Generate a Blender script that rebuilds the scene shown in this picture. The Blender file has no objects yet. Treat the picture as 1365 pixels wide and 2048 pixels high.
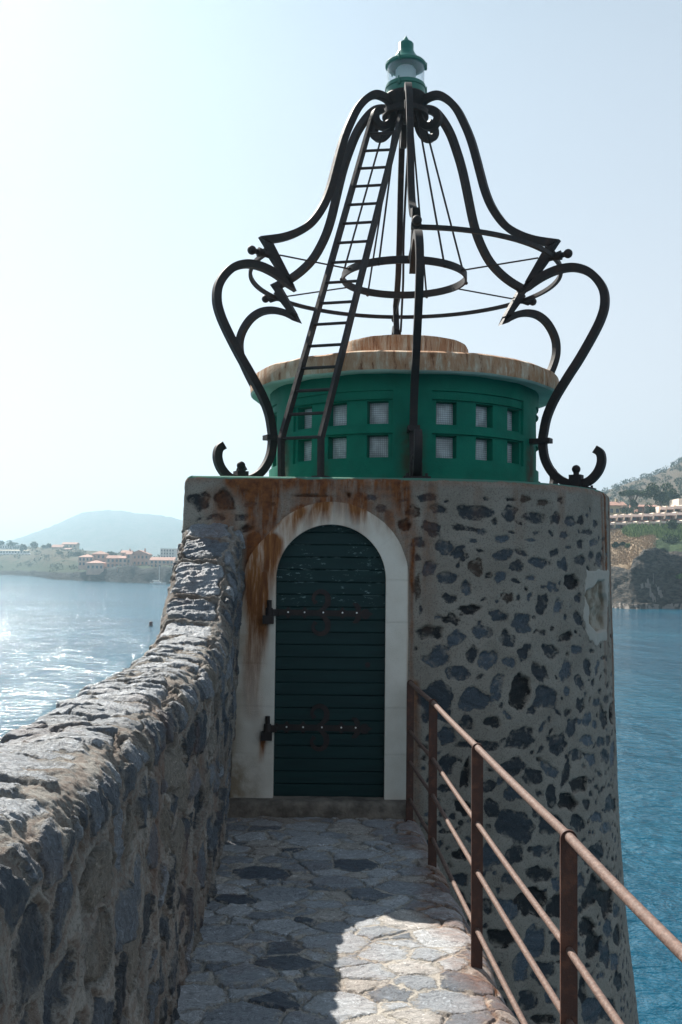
import bpy, bmesh, math, random
import numpy as np
from mathutils import Vector, Matrix

random.seed(7); RNG = np.random.default_rng(7)
scene = bpy.context.scene
COL = scene.collection
rad = math.radians

# ------------------------------------------------------------------ camera
PITCH, ROLL, CH, FPX = rad(3.05), 0.011, 1.78, 1991.0
cam_d = bpy.data.cameras.new('camera'); cam = bpy.data.objects.new('camera', cam_d); COL.objects.link(cam)
cam_d.sensor_fit = 'VERTICAL'; cam_d.sensor_height = 36.0; cam_d.lens = 35.0
cam_d.clip_start = 0.05; cam_d.clip_end = 20000
CROT = Matrix.Rotation(math.pi / 2 + PITCH, 4, 'X') @ Matrix.Rotation(ROLL, 4, 'Z')
cam.matrix_world = Matrix.Translation((0, 0, CH)) @ CROT
scene.camera = cam

# ------------------------------------------------------------------ light
SUN = Vector((-0.595, 0.89, 1.0)).normalized()
SUN_EL = math.asin(SUN.z); SUN_AZ = math.atan2(SUN.x, SUN.y)      # azimuth clockwise from +Y
world = bpy.data.worlds.new('World'); scene.world = world; world.use_nodes = True
wn = world.node_tree; bg = wn.nodes['Background']
sky = wn.nodes.new('ShaderNodeTexSky'); sky.sky_type = 'NISHITA'; sky.sun_disc = False
sky.sun_elevation = SUN_EL; sky.sun_rotation = SUN_AZ
sky.altitude = 0; sky.air_density = 1.0; sky.dust_density = 0.5; sky.ozone_density = 1.0
# summer haze high in the air: an even pale veil over the clear-sky gradient
veil = wn.nodes.new('ShaderNodeMix'); veil.data_type = 'RGBA'; veil.blend_type = 'ADD'; veil.inputs[0].default_value = 1.0
wtc = wn.nodes.new('ShaderNodeTexCoord'); wsep = wn.nodes.new('ShaderNodeSeparateXYZ'); wn.links.new(wtc.outputs['Generated'], wsep.inputs[0])
vr = wn.nodes.new('ShaderNodeValToRGB'); vr.color_ramp.interpolation = 'B_SPLINE'; wn.links.new(wsep.outputs[2], vr.inputs[0])       # thick towards the horizon, thin overhead
for p_, c_ in ((0.0, (8.2, 8.7, 8.7)), (0.12, (7.9, 8.45, 8.5)), (0.24, (7.0, 7.8, 8.1)), (0.36, (5.9, 6.9, 7.5)), (0.5, (5.2, 6.2, 6.9)), (0.7, (2.8, 3.8, 4.6)), (1.0, (0.9, 1.6, 2.3))):
    e_ = vr.color_ramp.elements.new(p_) if 0 < p_ < 1 else vr.color_ramp.elements[0 if p_ == 0 else -1]
    e_.color = (c_[0] * 0.094, c_[1] * 0.090, c_[2] * 0.093, 1)
vx = wn.nodes.new('ShaderNodeMix'); vx.data_type = 'RGBA'; vx.blend_type = 'MULTIPLY'; vx.inputs[0].default_value = 1.0; vx.inputs[7].default_value = (10, 10, 10, 1)
wn.links.new(vr.outputs[0], vx.inputs[6]); wn.links.new(vx.outputs[2], veil.inputs[7])
dim = wn.nodes.new('ShaderNodeMix'); dim.data_type = 'RGBA'; dim.blend_type = 'MULTIPLY'; dim.inputs[0].default_value = 1.0; dim.inputs[7].default_value = (0.085, 0.078, 0.09, 1)
wn.links.new(sky.outputs[0], dim.inputs[6]); wn.links.new(dim.outputs[2], veil.inputs[6]); wn.links.new(veil.outputs[2], bg.inputs[0]); bg.inputs[1].default_value = 0.05
sun_d = bpy.data.lights.new('sun', 'SUN'); sun_d.energy = 5.0; sun_d.angle = rad(0.5); sun_d.color = (1.0, 0.95, 0.87)
sun_o = bpy.data.objects.new('sun', sun_d); COL.objects.link(sun_o)
sun_o.rotation_euler = SUN.to_track_quat('Z', 'Y').to_euler(); sun_o.location = (-20, 35, 40)
vs = scene.view_settings
vs.view_transform = 'Standard'; vs.look = 'None'; vs.exposure = 1.1; vs.gamma = 1.0; vs.use_curve_mapping = False
scene.cycles.use_denoising = True
scene.cycles.max_bounces = 8; scene.cycles.diffuse_bounces = 3; scene.cycles.glossy_bounces = 3
scene.cycles.volume_bounces = 0; scene.cycles.sample_clamp_indirect = 6.0

# ------------------------------------------------------------------ helpers
R3 = np.array(CROT.to_3x3())
def ray(px, py):
    return R3 @ np.array([(px - 682.5) / FPX, -(py - 1024) / FPX, -1.0])
def atY(px, py, Y):
    d = ray(px, py); return np.array([0, 0, CH]) + d * (Y / d[1])
AX, AY = 0.555, 9.0          # axis of the round tower
FY = 7.20                    # plane of the flat entrance front

def _hash(ix, iy, seed):
    h = (ix.astype(np.int64) * 374761393 + iy.astype(np.int64) * 668265263 + seed * 974634777) & 0xFFFFFFFF
    h = ((h ^ (h >> 13)) * 1274126177) & 0xFFFFFFFF
    h = ((h ^ (h >> 16)) * 2246822519) & 0xFFFFFFFF
    return ((h ^ (h >> 15)) & 0xFFFFFF) / float(0xFFFFFF)
def vnoise(x, y, seed=0):
    x = np.asarray(x, float); y = np.asarray(y, float); x, y = np.broadcast_arrays(x, y)
    ix, iy = np.floor(x), np.floor(y); fx, fy = x - ix, y - iy
    fx = fx * fx * fx * (fx * (fx * 6 - 15) + 10); fy = fy * fy * fy * (fy * (fy * 6 - 15) + 10)
    a, b = _hash(ix, iy, seed), _hash(ix + 1, iy, seed); c, d = _hash(ix, iy + 1, seed), _hash(ix + 1, iy + 1, seed)
    return (a + (b - a) * fx) * (1 - fy) + (c + (d - c) * fx) * fy
def fbm(x, y, seed=0, octv=4, gain=0.5):
    t, a, n = 0.0, 1.0, 0.0
    for k in range(octv):
        t = t + a * vnoise(np.asarray(x) * 2 ** k + 17.3 * k, np.asarray(y) * 2 ** k + 9.1 * k, seed + k); n += a; a *= gain
    return t / n - 0.5
def sstep(a, b, x):
    t = np.clip((x - a) / (b - a), 0, 1); return t * t * (3 - 2 * t)

def setp(o, label=None, cat=None, group=None, kind=None):
    if label: o['label'] = label
    if cat: o['category'] = cat
    if group: o['group'] = group
    if kind: o['kind'] = kind
    return o
def thing(name, loc, label, cat, group=None):
    o = bpy.data.objects.new(name, None); COL.objects.link(o); o.location = loc; o.empty_display_size = 0.2
    bpy.context.view_layer.update() if False else None
    return setp(o, label, cat, group)
def wloc(o):
    v = Vector((0, 0, 0))
    while o is not None:
        v += o.location; o = o.parent
    return v
def npmesh(name, V, Fq, mats, parent=None, attrs=None, smooth=True, sharp=None, midx=None, loc=None, uvs=None):
    """V (n,3) world coordinates, Fq (m,4) quads or list of polygons."""
    V = np.asarray(V, float)
    off = np.array(wloc(parent)) if parent is not None else (np.array(loc) if loc is not None else np.zeros(3))
    V = V - off
    me = bpy.data.meshes.new(name)
    if isinstance(Fq, np.ndarray):
        k = Fq.shape[1]; m = len(Fq)
        me.vertices.add(len(V)); me.vertices.foreach_set('co', V.astype(np.float32).ravel())
        me.loops.add(m * k); me.loops.foreach_set('vertex_index', Fq.astype(np.int32).ravel())
        me.polygons.add(m); me.polygons.foreach_set('loop_start', np.arange(0, m * k, k, dtype=np.int32))
        me.polygons.foreach_set('loop_total', np.full(m, k, np.int32))
        me.update(calc_edges=True); me.validate()
    else:
        me.from_pydata(V.tolist(), [], Fq); me.update()
    for mt in (mats if isinstance(mats, (list, tuple)) else [mats]): me.materials.append(mt)
    if midx is not None: me.polygons.foreach_set('material_index', np.asarray(midx, np.int32))
    if attrs:
        for an, av in attrs.items():
            at = me.attributes.new(an, 'FLOAT', 'POINT'); at.data.foreach_set('value', np.asarray(av, np.float32).ravel())
    me.polygons.foreach_set('use_smooth', np.full(len(me.polygons), bool(smooth)))
    if sharp is not None: me.set_sharp_from_angle(angle=rad(sharp))
    o = bpy.data.objects.new(name, me); COL.objects.link(o)
    if parent is not None: o.parent = parent
    elif loc is not None: o.location = loc
    return o
def gridfaces(nu, nv, wrap_u=False):
    iu = np.arange(nu if wrap_u else nu - 1); iv = np.arange(nv - 1)
    a, b = np.meshgrid(iu, iv, indexing='ij'); a2 = (a + 1) % nu
    return np.stack([a * nv + b, a2 * nv + b, a2 * nv + b + 1, a * nv + b + 1], -1).reshape(-1, 4)

class MB:
    """collects shapes, build() links them as ONE mesh object"""
    def __init__(s): s.v = []; s.f = []; s.m = []
    def add(s, V, F, m=0):
        n = len(s.v); s.v += [tuple(p) for p in V]; s.f += [tuple(i + n for i in f) for f in F]; s.m += [m] * len(F); return s
    def box(s, lo, hi, m=0, rz=0.0, c=None):
        x0, y0, z0 = lo; x1, y1, z1 = hi
        V = [(x0, y0, z0), (x1, y0, z0), (x1, y1, z0), (x0, y1, z0), (x0, y0, z1), (x1, y0, z1), (x1, y1, z1), (x0, y1, z1)]
        if rz:
            cx, cy = c if c else ((x0 + x1) / 2, (y0 + y1) / 2); ca, sa = math.cos(rz), math.sin(rz)
            V = [(cx + (x - cx) * ca - (y - cy) * sa, cy + (x - cx) * sa + (y - cy) * ca, z) for x, y, z in V]
        return s.add(V, [(0, 3, 2, 1), (4, 5, 6, 7), (0, 1, 5, 4), (1, 2, 6, 5), (2, 3, 7, 6), (3, 0, 4, 7)], m)
    def lathe(s, prof, c=(0, 0), n=48, m=0, a0=0.0, a1=None):
        full = a1 is None; k = n if full else n + 1
        V = []
        for i in range(k):
            a = a0 + (2 * math.pi if full else a1 - a0) * i / n
            V += [(c[0] + r * math.cos(a), c[1] + r * math.sin(a), z) for r, z in prof]
        q = len(prof)
        F = [(i * q + j, ((i + 1) % k) * q + j, ((i + 1) % k) * q + j + 1, i * q + j + 1) for i in range(k if full else k - 1) for j in range(q - 1)]
        return s.add(V, F, m)
    def tube(s, pts, r, n=10, m=0, closed=False, twist=0.0, flat=None):
        pts = [Vector(p) for p in pts]; N = len(pts); V = []; ref = None
        for i, p in enumerate(pts):
            if closed: t = pts[(i + 1) % N] - pts[i - 1]
            else: t = pts[min(i + 1, N - 1)] - pts[max(i - 1, 0)]
            t.normalize()
            if ref is None:
                ref = Vector((0, 0, 1)) if abs(t.z) < 0.9 else Vector((1, 0, 0))
            u = (ref - t * ref.dot(t)).normalized(); w = t.cross(u); ref = u
            rr = r[i] if isinstance(r, (list, tuple)) else r
            for k in range(n):
                a = 2 * math.pi * k / n + twist * i
                if flat: cu, cw = flat[0] * (1 if math.cos(a) > 0 else -1), flat[1] * (1 if math.sin(a) > 0 else -1)
                else: cu, cw = rr * math.cos(a), rr * math.sin(a)
                V.append(tuple(p + u * cu + w * cw))
        F = []
        for i in range(N if closed else N - 1):
            j = (i + 1) % N
            F += [(i * n + k, i * n + (k + 1) % n, j * n + (k + 1) % n, j * n + k) for k in range(n)]
        if not closed: F += [tuple(range(n - 1, -1, -1)), tuple((N - 1) * n + k for k in range(n))]
        return s.add(V, F, m)
    def rectbar(s, p, q, w, d, m=0, up=(0, 0, 1)):
        """straight rectangular bar from p to q; w along side axis, d along up axis"""
        p, q = Vector(p), Vector(q); t = (q - p).normalized(); up = Vector(up)
        side = t.cross(up)
        side = side.normalized() if side.length > 1e-4 else Vector((1, 0, 0)); u = side.cross(t)
        V = [tuple(c + side * (w / 2 * a) + u * (d / 2 * b)) for c in (p, q) for a, b in ((-1, -1), (1, -1), (1, 1), (-1, 1))]
        return s.add(V, [(3, 2, 1, 0), (4, 5, 6, 7), (0, 1, 5, 4), (1, 2, 6, 5), (2, 3, 7, 6), (3, 0, 4, 7)], m)
    def sphere(s, c, r, m=0, nu=14, nv=10, sz=1.0):
        V = [(c[0], c[1], c[2] - r * sz)]
        for j in range(1, nv):
            b = math.pi * j / nv - math.pi / 2
            V += [(c[0] + r * math.cos(b) * math.cos(2 * math.pi * i / nu), c[1] + r * math.cos(b) * math.sin(2 * math.pi * i / nu), c[2] + r * sz * math.sin(b)) for i in range(nu)]
        V.append((c[0], c[1], c[2] + r * sz)); F = []
        for i in range(nu):
            i2 = (i + 1) % nu
            F.append((0, 1 + i2, 1 + i)); F.append((len(V) - 1, 1 + (nv - 2) * nu + i, 1 + (nv - 2) * nu + i2))
            F += [(1 + j * nu + i, 1 + j * nu + i2, 1 + (j + 1) * nu + i2, 1 + (j + 1) * nu + i) for j in range(nv - 2)]
        return s.add(V, F, m)
    def cyl(s, p, q, r, n=16, m=0): return s.tube([p, q], r, n, m)
    def prism(s, poly, fn, d0, d1, m=0):
        """poly 2-D outline, fn(a,b,depth)->xyz"""
        n = len(poly); V = [fn(a, b, d0) for a, b in poly] + [fn(a, b, d1) for a, b in poly]
        F = [tuple(range(n - 1, -1, -1)), tuple(range(n, 2 * n))] + [(i, (i + 1) % n, n + (i + 1) % n, n + i) for i in range(n)]
        return s.add(V, F, m)
    def strip(s, pts, w, fn, d0, d1, m=0, limit=4.0):
        """2-D polyline with width w (number or list), mitred corners, extruded d0..d1"""
        P = [np.array(p, float) for p in pts]; N = len(P); L = []; Rr = []
        for i in range(N):
            ww = (w[i] if isinstance(w, (list, tuple)) else w) / 2
            t0 = P[i] - P[i - 1] if i else P[1] - P[0]; t1 = P[i + 1] - P[i] if i < N - 1 else P[i] - P[i - 1]
            t0 = t0 / np.linalg.norm(t0); t1 = t1 / np.linalg.norm(t1)
            n0 = np.array([-t0[1], t0[0]]); n1 = np.array([-t1[1], t1[0]]); b = n0 + n1; lb = np.linalg.norm(b)
            b = b / lb if lb > 1e-6 else n0
            k = ww / max(b @ n0, 1 / limit); L.append(P[i] + b * k); Rr.append(P[i] - b * k)
        V = []
        for d in (d0, d1):
            V += [fn(*p, d) for p in L] + [fn(*p, d) for p in Rr]
        F = []
        for i in range(N - 1):
            F += [(i, i + 1, N + i + 1, N + i), (2 * N + i, 3 * N + i, 3 * N + i + 1, 2 * N + i + 1),
                  (i, 2 * N + i, 2 * N + i + 1, i + 1), (N + i, N + i + 1, 3 * N + i + 1, 3 * N + i)]
        F += [(0, N, 3 * N, 2 * N), (N - 1, 3 * N - 1, 4 * N - 1, 2 * N - 1)]
        return s.add(V, F, m)
    def build(s, name, mats, parent=None, sharp=35, smooth=True, loc=None, fixn=True):
        o = npmesh(name, np.array(s.v, float), s.f, mats, parent, smooth=smooth, loc=loc, midx=s.m)
        if fixn:
            bm = bmesh.new(); bm.from_mesh(o.data); bmesh.ops.recalc_face_normals(bm, faces=bm.faces); bm.to_mesh(o.data); bm.free()
        if sharp: o.data.set_sharp_from_angle(angle=rad(sharp))
        return o
def catmull(P, n=8):
    P = [np.array(p, float) for p in P]; out = []
    for i in range(len(P) - 1):
        p0, p1, p2, p3 = P[max(i - 1, 0)], P[i], P[i + 1], P[min(i + 2, len(P) - 1)]
        for k in range(n):
            t = k / n
            out.append(0.5 * (2 * p1 + (p2 - p0) * t + (2 * p0 - 5 * p1 + 4 * p2 - p3) * t * t + (3 * p1 - p0 - 3 * p2 + p3) * t ** 3))
    out.append(P[-1]); return out

# ------------------------------------------------------------------ materials
class NT:
    def __init__(s, name):
        s.mat = bpy.data.materials.new(name); s.mat.use_nodes = True; s.t = s.mat.node_tree
        s.b = s.t.nodes['Principled BSDF']; s.out = s.t.nodes['Material Output']
    def n(s, typ, out=0, props=None, **inp):
        nd = s.t.nodes.new('ShaderNode' + typ)
        for k, v in (props or {}).items(): setattr(nd, k, v)
        for k, v in inp.items():
            key = int(k[1:]) if k[0] == 'i' and k[1:].isdigit() else k.replace('_', ' ')
            s.put(nd.inputs[key], v)
        return nd.outputs[out]
    def put(s, sock, v):
        if isinstance(v, bpy.types.NodeSocket): s.t.links.new(v, sock)
        elif isinstance(v, (tuple, list)) and len(v) == 3 and sock.type == 'RGBA': sock.default_value = (*v, 1)
        else: sock.default_value = v
    def coord(s, which='Object'):
        nd = s.t.nodes.new('ShaderNodeTexCoord'); return nd.outputs[which]
    def attr(s, name):
        nd = s.t.nodes.new('ShaderNodeAttribute'); nd.attribute_name = name; return nd.outputs['Fac']
    def noise(s, vec, scale, detail=4.0, rough=0.55, dist=0.0):
        return s.n('TexNoise', 0, None, Vector=vec, Scale=scale, Detail=detail, Roughness=rough, Distortion=dist)
    def math(s, op, a, b=0.0, c=0.0, clamp=False):
        nd = s.t.nodes.new('ShaderNodeMath'); nd.operation = op; nd.use_clamp = clamp
        s.put(nd.inputs[0], a); s.put(nd.inputs[1], b); s.put(nd.inputs[2], c); return nd.outputs[0]
    def ss(s, x, a, b, lo=0.0, hi=1.0):
        nd = s.t.nodes.new('ShaderNodeMapRange'); nd.interpolation_type = 'SMOOTHSTEP'
        s.put(nd.inputs[0], x); nd.inputs[1].default_value = a; nd.inputs[2].default_value = b
        nd.inputs[3].default_value = lo; nd.inputs[4].default_value = hi; return nd.outputs[0]
    def mix(s, f, a, b, blend='MIX'):
        nd = s.t.nodes.new('ShaderNodeMix'); nd.data_type = 'RGBA'; nd.blend_type = blend
        s.put(nd.inputs[0], f); s.put(nd.inputs[6], a); s.put(nd.inputs[7], b); return nd.outputs[2]
    def ramp(s, f, stops):
        nd = s.t.nodes.new('ShaderNodeValToRGB'); s.put(nd.inputs[0], f); e = nd.color_ramp.elements
        while len(e) > 1: e.remove(e[-1])
        e[0].position = stops[0][0]; e[0].color = (*stops[0][1], 1)
        for p, c in stops[1:]:
            k = e.new(p); k.color = (*c, 1)
        return nd.outputs[0]
    def mapv(s, vec, scale=(1, 1, 1), rot=(0, 0, 0)):
        nd = s.t.nodes.new('ShaderNodeMapping'); s.put(nd.inputs[0], vec); nd.inputs['Scale'].default_value = scale; nd.inputs['Rotation'].default_value = rot
        return nd.outputs[0]
    def bump(s, h, dist=0.01, strength=1.0, normal=None):
        nd = s.t.nodes.new('ShaderNodeBump'); s.put(nd.inputs['Height'], h); nd.inputs['Distance'].default_value = dist; nd.inputs['Strength'].default_value = strength
        if normal is not None: s.put(nd.inputs['Normal'], normal)
        return nd.outputs[0]
    def fin(s, col=None, rough=None, normal=None, spec=None, metal=None):
        b = s.b
        if col is not None: s.put(b.inputs['Base Color'], col)
        if rough is not None: s.put(b.inputs['Roughness'], rough)
        if normal is not None: s.put(b.inputs['Normal'], normal)
        if spec is not None: s.put(b.inputs['Specular IOR Level'], spec)
        if metal is not None: s.put(b.inputs['Metallic'], metal)
        return s.mat

def stone_mat(name, mort_a, mort_b, slate, line=0.0, spec=0.4, srough=0.55, edge=0.006, warp=0.02, film=0.7):
    """masonry: attribute sd > 0 inside a stone, tone picks its colour, grain runs across its layers"""
    t = NT(name); o = t.coord(); sd, tone, grain, rust = t.attr('sd'), t.attr('tone'), t.attr('grain'), t.attr('rust')
    n1 = t.noise(o, 20, 7, 0.72); n2 = t.noise(o, 90, 4, 0.6); nf = t.noise(o, 420, 2, 0.6); nb = t.noise(o, 3.0, 4, 0.6)
    s2 = t.math('ADD', sd, t.math('MULTIPLY', t.math('SUBTRACT', n1, 0.5), warp))
    s2 = t.math('ADD', s2, t.math('MULTIPLY', t.math('SUBTRACT', n2, 0.5), warp * 0.5))
    m = t.ss(s2, -edge * 0.4, edge)
    fz = t.noise(o, 13, 7, 0.72)                          # mortar smeared over the rims of the stones
    m = t.math('MULTIPLY', m, t.math('SUBTRACT', 1.0, t.math('MULTIPLY', t.math('MULTIPLY', t.ss(fz, 0.50, 0.60), t.ss(sd, 0.045, 0.008)), film)))
    mort = t.mix(t.ss(nb, 0.35, 0.7), mort_a, mort_b)
    mort = t.mix(t.ss(nf, 0.48, 0.72, 0, 0.6), mort, (mort_a[0] * 1.35, mort_a[1] * 1.35, mort_a[2] * 1.35))
    mort = t.mix(t.ss(n2, 0.50, 0.34, 0, 0.6), mort, (mort_b[0] * 0.5, mort_b[1] * 0.47, mort_b[2] * 0.45))
    gv = t.n('CombineXYZ', 0, None, X=t.math('MULTIPLY', grain, 1.0), Y=t.math('MULTIPLY', nb, 2.0), Z=t.math('MULTIPLY', n1, 0.25))
    g1 = t.noise(gv, 34, 5, 0.7, 0.4); g2 = t.noise(gv, 8, 3, 0.6)
    st = t.ramp(tone, [(0.0, slate[0]), (0.45, slate[1]), (0.8, slate[2]), (0.82, slate[3]), (1.0, slate[4])])
    st = t.mix(t.ss(g1, 0.52, 0.72, 0, 0.9), st, t.mix(1.0, st, (2.3, 2.35, 2.4), 'MULTIPLY'))
    st = t.mix(t.ss(g1, 0.48, 0.32, 0, 0.95), st, t.mix(1.0, st, (0.30, 0.30, 0.32), 'MULTIPLY'))  # dark streaks along the layers: relief shadow put into the stone colour
    st = t.mix(t.ss(t.noise(o, 7, 5, 0.7), 0.58, 0.8, 0, 0.28), st, (0.16, 0.12, 0.085))
    st = t.mix(t.ss(n2, 0.62, 0.78, 0, 0.4), st, (0.30, 0.29, 0.27))
    col = t.mix(m, mort, st)
    if line:
        l = t.math('MULTIPLY', t.ss(s2, -0.020, -0.014), t.ss(s2, -0.004, -0.010))
        col = t.mix(t.math('MULTIPLY', l, line), col, (0.16, 0.085, 0.05))
    rn = t.noise(t.mapv(o, (9, 9, 1.2)), 2.2, 5, 0.65)
    rf = t.math('MULTIPLY', t.math('MULTIPLY', rust, 1.35), t.ss(rn, 0.25, 0.60, 0.35, 1.0), clamp=True)
    rc = t.mix(t.ss(n1, 0.3, 0.7), (0.24, 0.082, 0.022), (0.085, 0.026, 0.010))
    col = t.mix(rf, col, rc)
    h = t.math('ADD', t.math('MULTIPLY', m, t.math('ADD', t.math('MULTIPLY', g1, 0.9), t.math('MULTIPLY', g2, 0.9))), t.math('MULTIPLY', t.math('SUBTRACT', 1.0, m), t.math('ADD', t.math('MULTIPLY', n2, 0.35), t.math('MULTIPLY', nf, 0.3))))
    h = t.math('ADD', h, t.math('MULTIPLY', n1, 0.5))
    return t, col, m, h, srough, spec

def finish_stone(t, col, m, h, srough, spec, dist=0.012):
    return t.fin(col, t.ss(m, 0, 1, 0.95, srough), t.bump(h, dist, 0.9), spec)

SL_TOWER = [(0.012, 0.013, 0.014), (0.035, 0.043, 0.052), (0.085, 0.105, 0.128), (0.075, 0.048, 0.032), (0.05, 0.034, 0.025)]
_t = stone_mat('tower_masonry', (0.285, 0.255, 0.215), (0.215, 0.188, 0.155), SL_TOWER, warp=0.045, film=0.75)
_tt, _col, _m, _h, _sr, _sp = _t
_pa = _tt.attr('patch')
_tz = _tt.n('SeparateXYZ', 0, None, Vector=_tt.coord()).node.outputs[2]
_col = _tt.mix(_tt.ss(_tt.math('ADD', _tz, _tt.math('MULTIPLY', _tt.math('SUBTRACT', _tt.noise(_tt.coord(), 6, 4), 0.5), 0.05)), 2.398, 2.408), _col, (0.07, 0.19, 0.14))
_col = _tt.mix(_tt.ss(_pa, 0.35, 0.55), _col, _tt.mix(_tt.ss(_tt.attr('hole'), 0.3, 0.7), (0.43, 0.395, 0.345), _tt.mix(_tt.ss(_tt.noise(_tt.coord(), 9, 3), 0.35, 0.65), (0.20, 0.155, 0.11), (0.37, 0.33, 0.27))))
M_TOWER = finish_stone(_tt, _col, _m, _h, _sr, _sp)
SL_WALL = [(0.03, 0.036, 0.044), (0.10, 0.118, 0.14), (0.34, 0.36, 0.385), (0.24, 0.215, 0.18), (0.17, 0.145, 0.115)]
M_WALL = finish_stone(*stone_mat('parapet_masonry', (0.32, 0.298, 0.265), (0.165, 0.153, 0.137), SL_WALL, line=0.35, warp=0.040, film=0.6, srough=0.5), dist=0.022)
SL_FLOOR = [(0.075, 0.092, 0.115), (0.31, 0.325, 0.345), (0.56, 0.56, 0.56), (0.38, 0.345, 0.305), (0.46, 0.43, 0.40)]
M_FLOOR = finish_stone(*stone_mat('walkway_paving', (0.46, 0.42, 0.365), (0.30, 0.278, 0.25), SL_FLOOR, srough=0.6, warp=0.06, film=1.0), dist=0.012)

def simple(name, col, rough=0.6, vary=0.25, scale=8, metal=0.0, spec=0.4, bumpd=0.0, bscale=60, stretch=(1, 1, 1)):
    t = NT(name); o = t.mapv(t.coord(), stretch); n = t.noise(o, scale, 5, 0.6)
    c = t.mix(t.ss(n, 0.3, 0.7), tuple(x * (1 - vary) for x in col), tuple(min(1, x * (1 + vary)) for x in col))
    nm = t.bump(t.noise(o, bscale, 4, 0.6), bumpd) if bumpd else None
    return t.fin(c, rough, nm, spec, metal)

def iron_mat(name, dark, rusty, amount=0.5, scale=14):
    t = NT(name); o = t.coord(); n = t.noise(o, scale, 6, 0.65); n2 = t.noise(o, 160, 3, 0.6)
    c = t.mix(t.ss(n, 0.62 - amount * 0.3, 0.75 - amount * 0.1), dark, rusty)
    c = t.mix(t.ss(n2, 0.55, 0.8, 0, 0.5), c, tuple(x * 1.7 for x in rusty))
    return t.fin(c, t.ss(n2, 0.3, 0.7, 0.55, 0.8), t.bump(t.math('ADD', n, t.math('MULTIPLY', n2, 0.5)), 0.003), 0.4)
M_IRON = iron_mat('wrought_iron', (0.014, 0.011, 0.011), (0.034, 0.018, 0.014), 0.5)
M_HINGE = iron_mat('hinge_iron', (0.014, 0.010, 0.010), (0.028, 0.017, 0.014), 0.5)
M_RAIL = iron_mat('rusted_rail', (0.12, 0.072, 0.055), (0.195, 0.122, 0.095), 0.6, 60)
M_POST = iron_mat('rusted_post', (0.065, 0.028, 0.019), (0.12, 0.048, 0.028), 0.5, 20)

# green render of the lantern drum, rust running down below the iron feet
_t = NT('green_render'); _o = _t.coord(); _n = _t.noise(_o, 5, 5, 0.6)
_c = _t.mix(_t.ss(_n, 0.3, 0.7), (0.0035, 0.13, 0.085), (0.005, 0.165, 0.108))
_c = _t.mix(_t.math('MULTIPLY', _t.attr('rust'), _t.ss(_t.noise(_o, 12, 4), 0.25, 0.6, 0.3, 1.0)), _c, (0.05, 0.03, 0.015))
M_GREEN = _t.fin(_c, 0.7, _t.bump(_t.noise(_o, 70, 4), 0.003), 0.15)
M_LAMPGREEN = simple('lamp_green_paint', (0.006, 0.15, 0.105), 0.35, 0.12, 6, 0.0, 0.5)
# concrete roof: streaked by rust
_t = NT('stained_concrete'); _o = _t.coord(); _sx = _t.n('SeparateXYZ', 0, None, Vector=_o)
_sep = _sx.node; _ang = _t.math('ARCTAN2', _sep.outputs[1], _sep.outputs[0])
_v = _t.n('CombineXYZ', 0, None, X=_t.math('MULTIPLY', _ang, 9.0), Y=_t.math('MULTIPLY', _sep.outputs[2], 1.6), Z=0.0)
_s1 = _t.noise(_v, 2.6, 6, 0.7); _s2 = _t.noise(_v, 0.5, 3, 0.5)
_c = _t.mix(_t.ss(_t.noise(_o, 6, 4), 0.3, 0.7), (0.58, 0.51, 0.40), (0.42, 0.345, 0.25))
_f = _t.math('MULTIPLY', _t.ss(_s1, 0.36, 0.52), _t.ss(_s2, 0.33, 0.55, 0.5, 1.0))
_c = _t.mix(_t.math('MULTIPLY', _f, 0.72), _c, (0.34, 0.125, 0.033))
_c = _t.mix(_t.math('MULTIPLY', _t.ss(_s1, 0.54, 0.66), 0.9), _c, (0.12, 0.042, 0.018))
M_ROOF = _t.fin(_c, 0.9, _t.bump(_t.noise(_o, 50, 4), 0.004), 0.2)
M_SOFFIT = simple('soffit_render', (0.50, 0.53, 0.46), 0.9, 0.12, 4)
M_PLAT = simple('platform_green', (0.06, 0.20, 0.145), 0.75, 0.3, 5, bumpd=0.004)
# white arch plaster with rust
_t = NT('arch_plaster'); _o = _t.coord(); _n = _t.noise(_o, 4, 5, 0.6); _n2 = _t.noise(_o, 150, 3)
_c = _t.mix(_t.ss(_n, 0.3, 0.7), (0.66, 0.62, 0.55), (0.57, 0.525, 0.45))
_c = _t.mix(_t.ss(_n2, 0.55, 0.75, 0, 0.25), _c, (0.35, 0.33, 0.30))
_c = _t.mix(_t.math('MULTIPLY', _t.attr('joint'), 0.32), _c, (0.22, 0.19, 0.16))
_c = _t.mix(_t.math('MULTIPLY', _t.attr('dirt'), _t.ss(_n, 0.35, 0.6, 0.3, 1.0)), _c, (0.27, 0.215, 0.15))
_rn = _t.noise(_t.mapv(_o, (10, 10, 1.3)), 2.0, 5, 0.65)
_rf = _t.math('MULTIPLY', _t.math('MULTIPLY', _t.attr('rust'), 1.3), _t.ss(_rn, 0.25, 0.60, 0.3, 1.0), clamp=True)
_c = _t.mix(_rf, _c, _t.mix(_t.ss(_rn, 0.4, 0.7), (0.30, 0.125, 0.04), (0.12, 0.04, 0.015)))
M_ARCH = _t.fin(_c, 0.9, _t.bump(_t.math('ADD', _n2, _t.math('MULTIPLY', _t.attr('joint'), -0.8)), 0.003), 0.25)
M_STEP = simple('worn_step_stone', (0.16, 0.135, 0.11), 0.85, 0.5, 7, bumpd=0.012, bscale=25)
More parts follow.
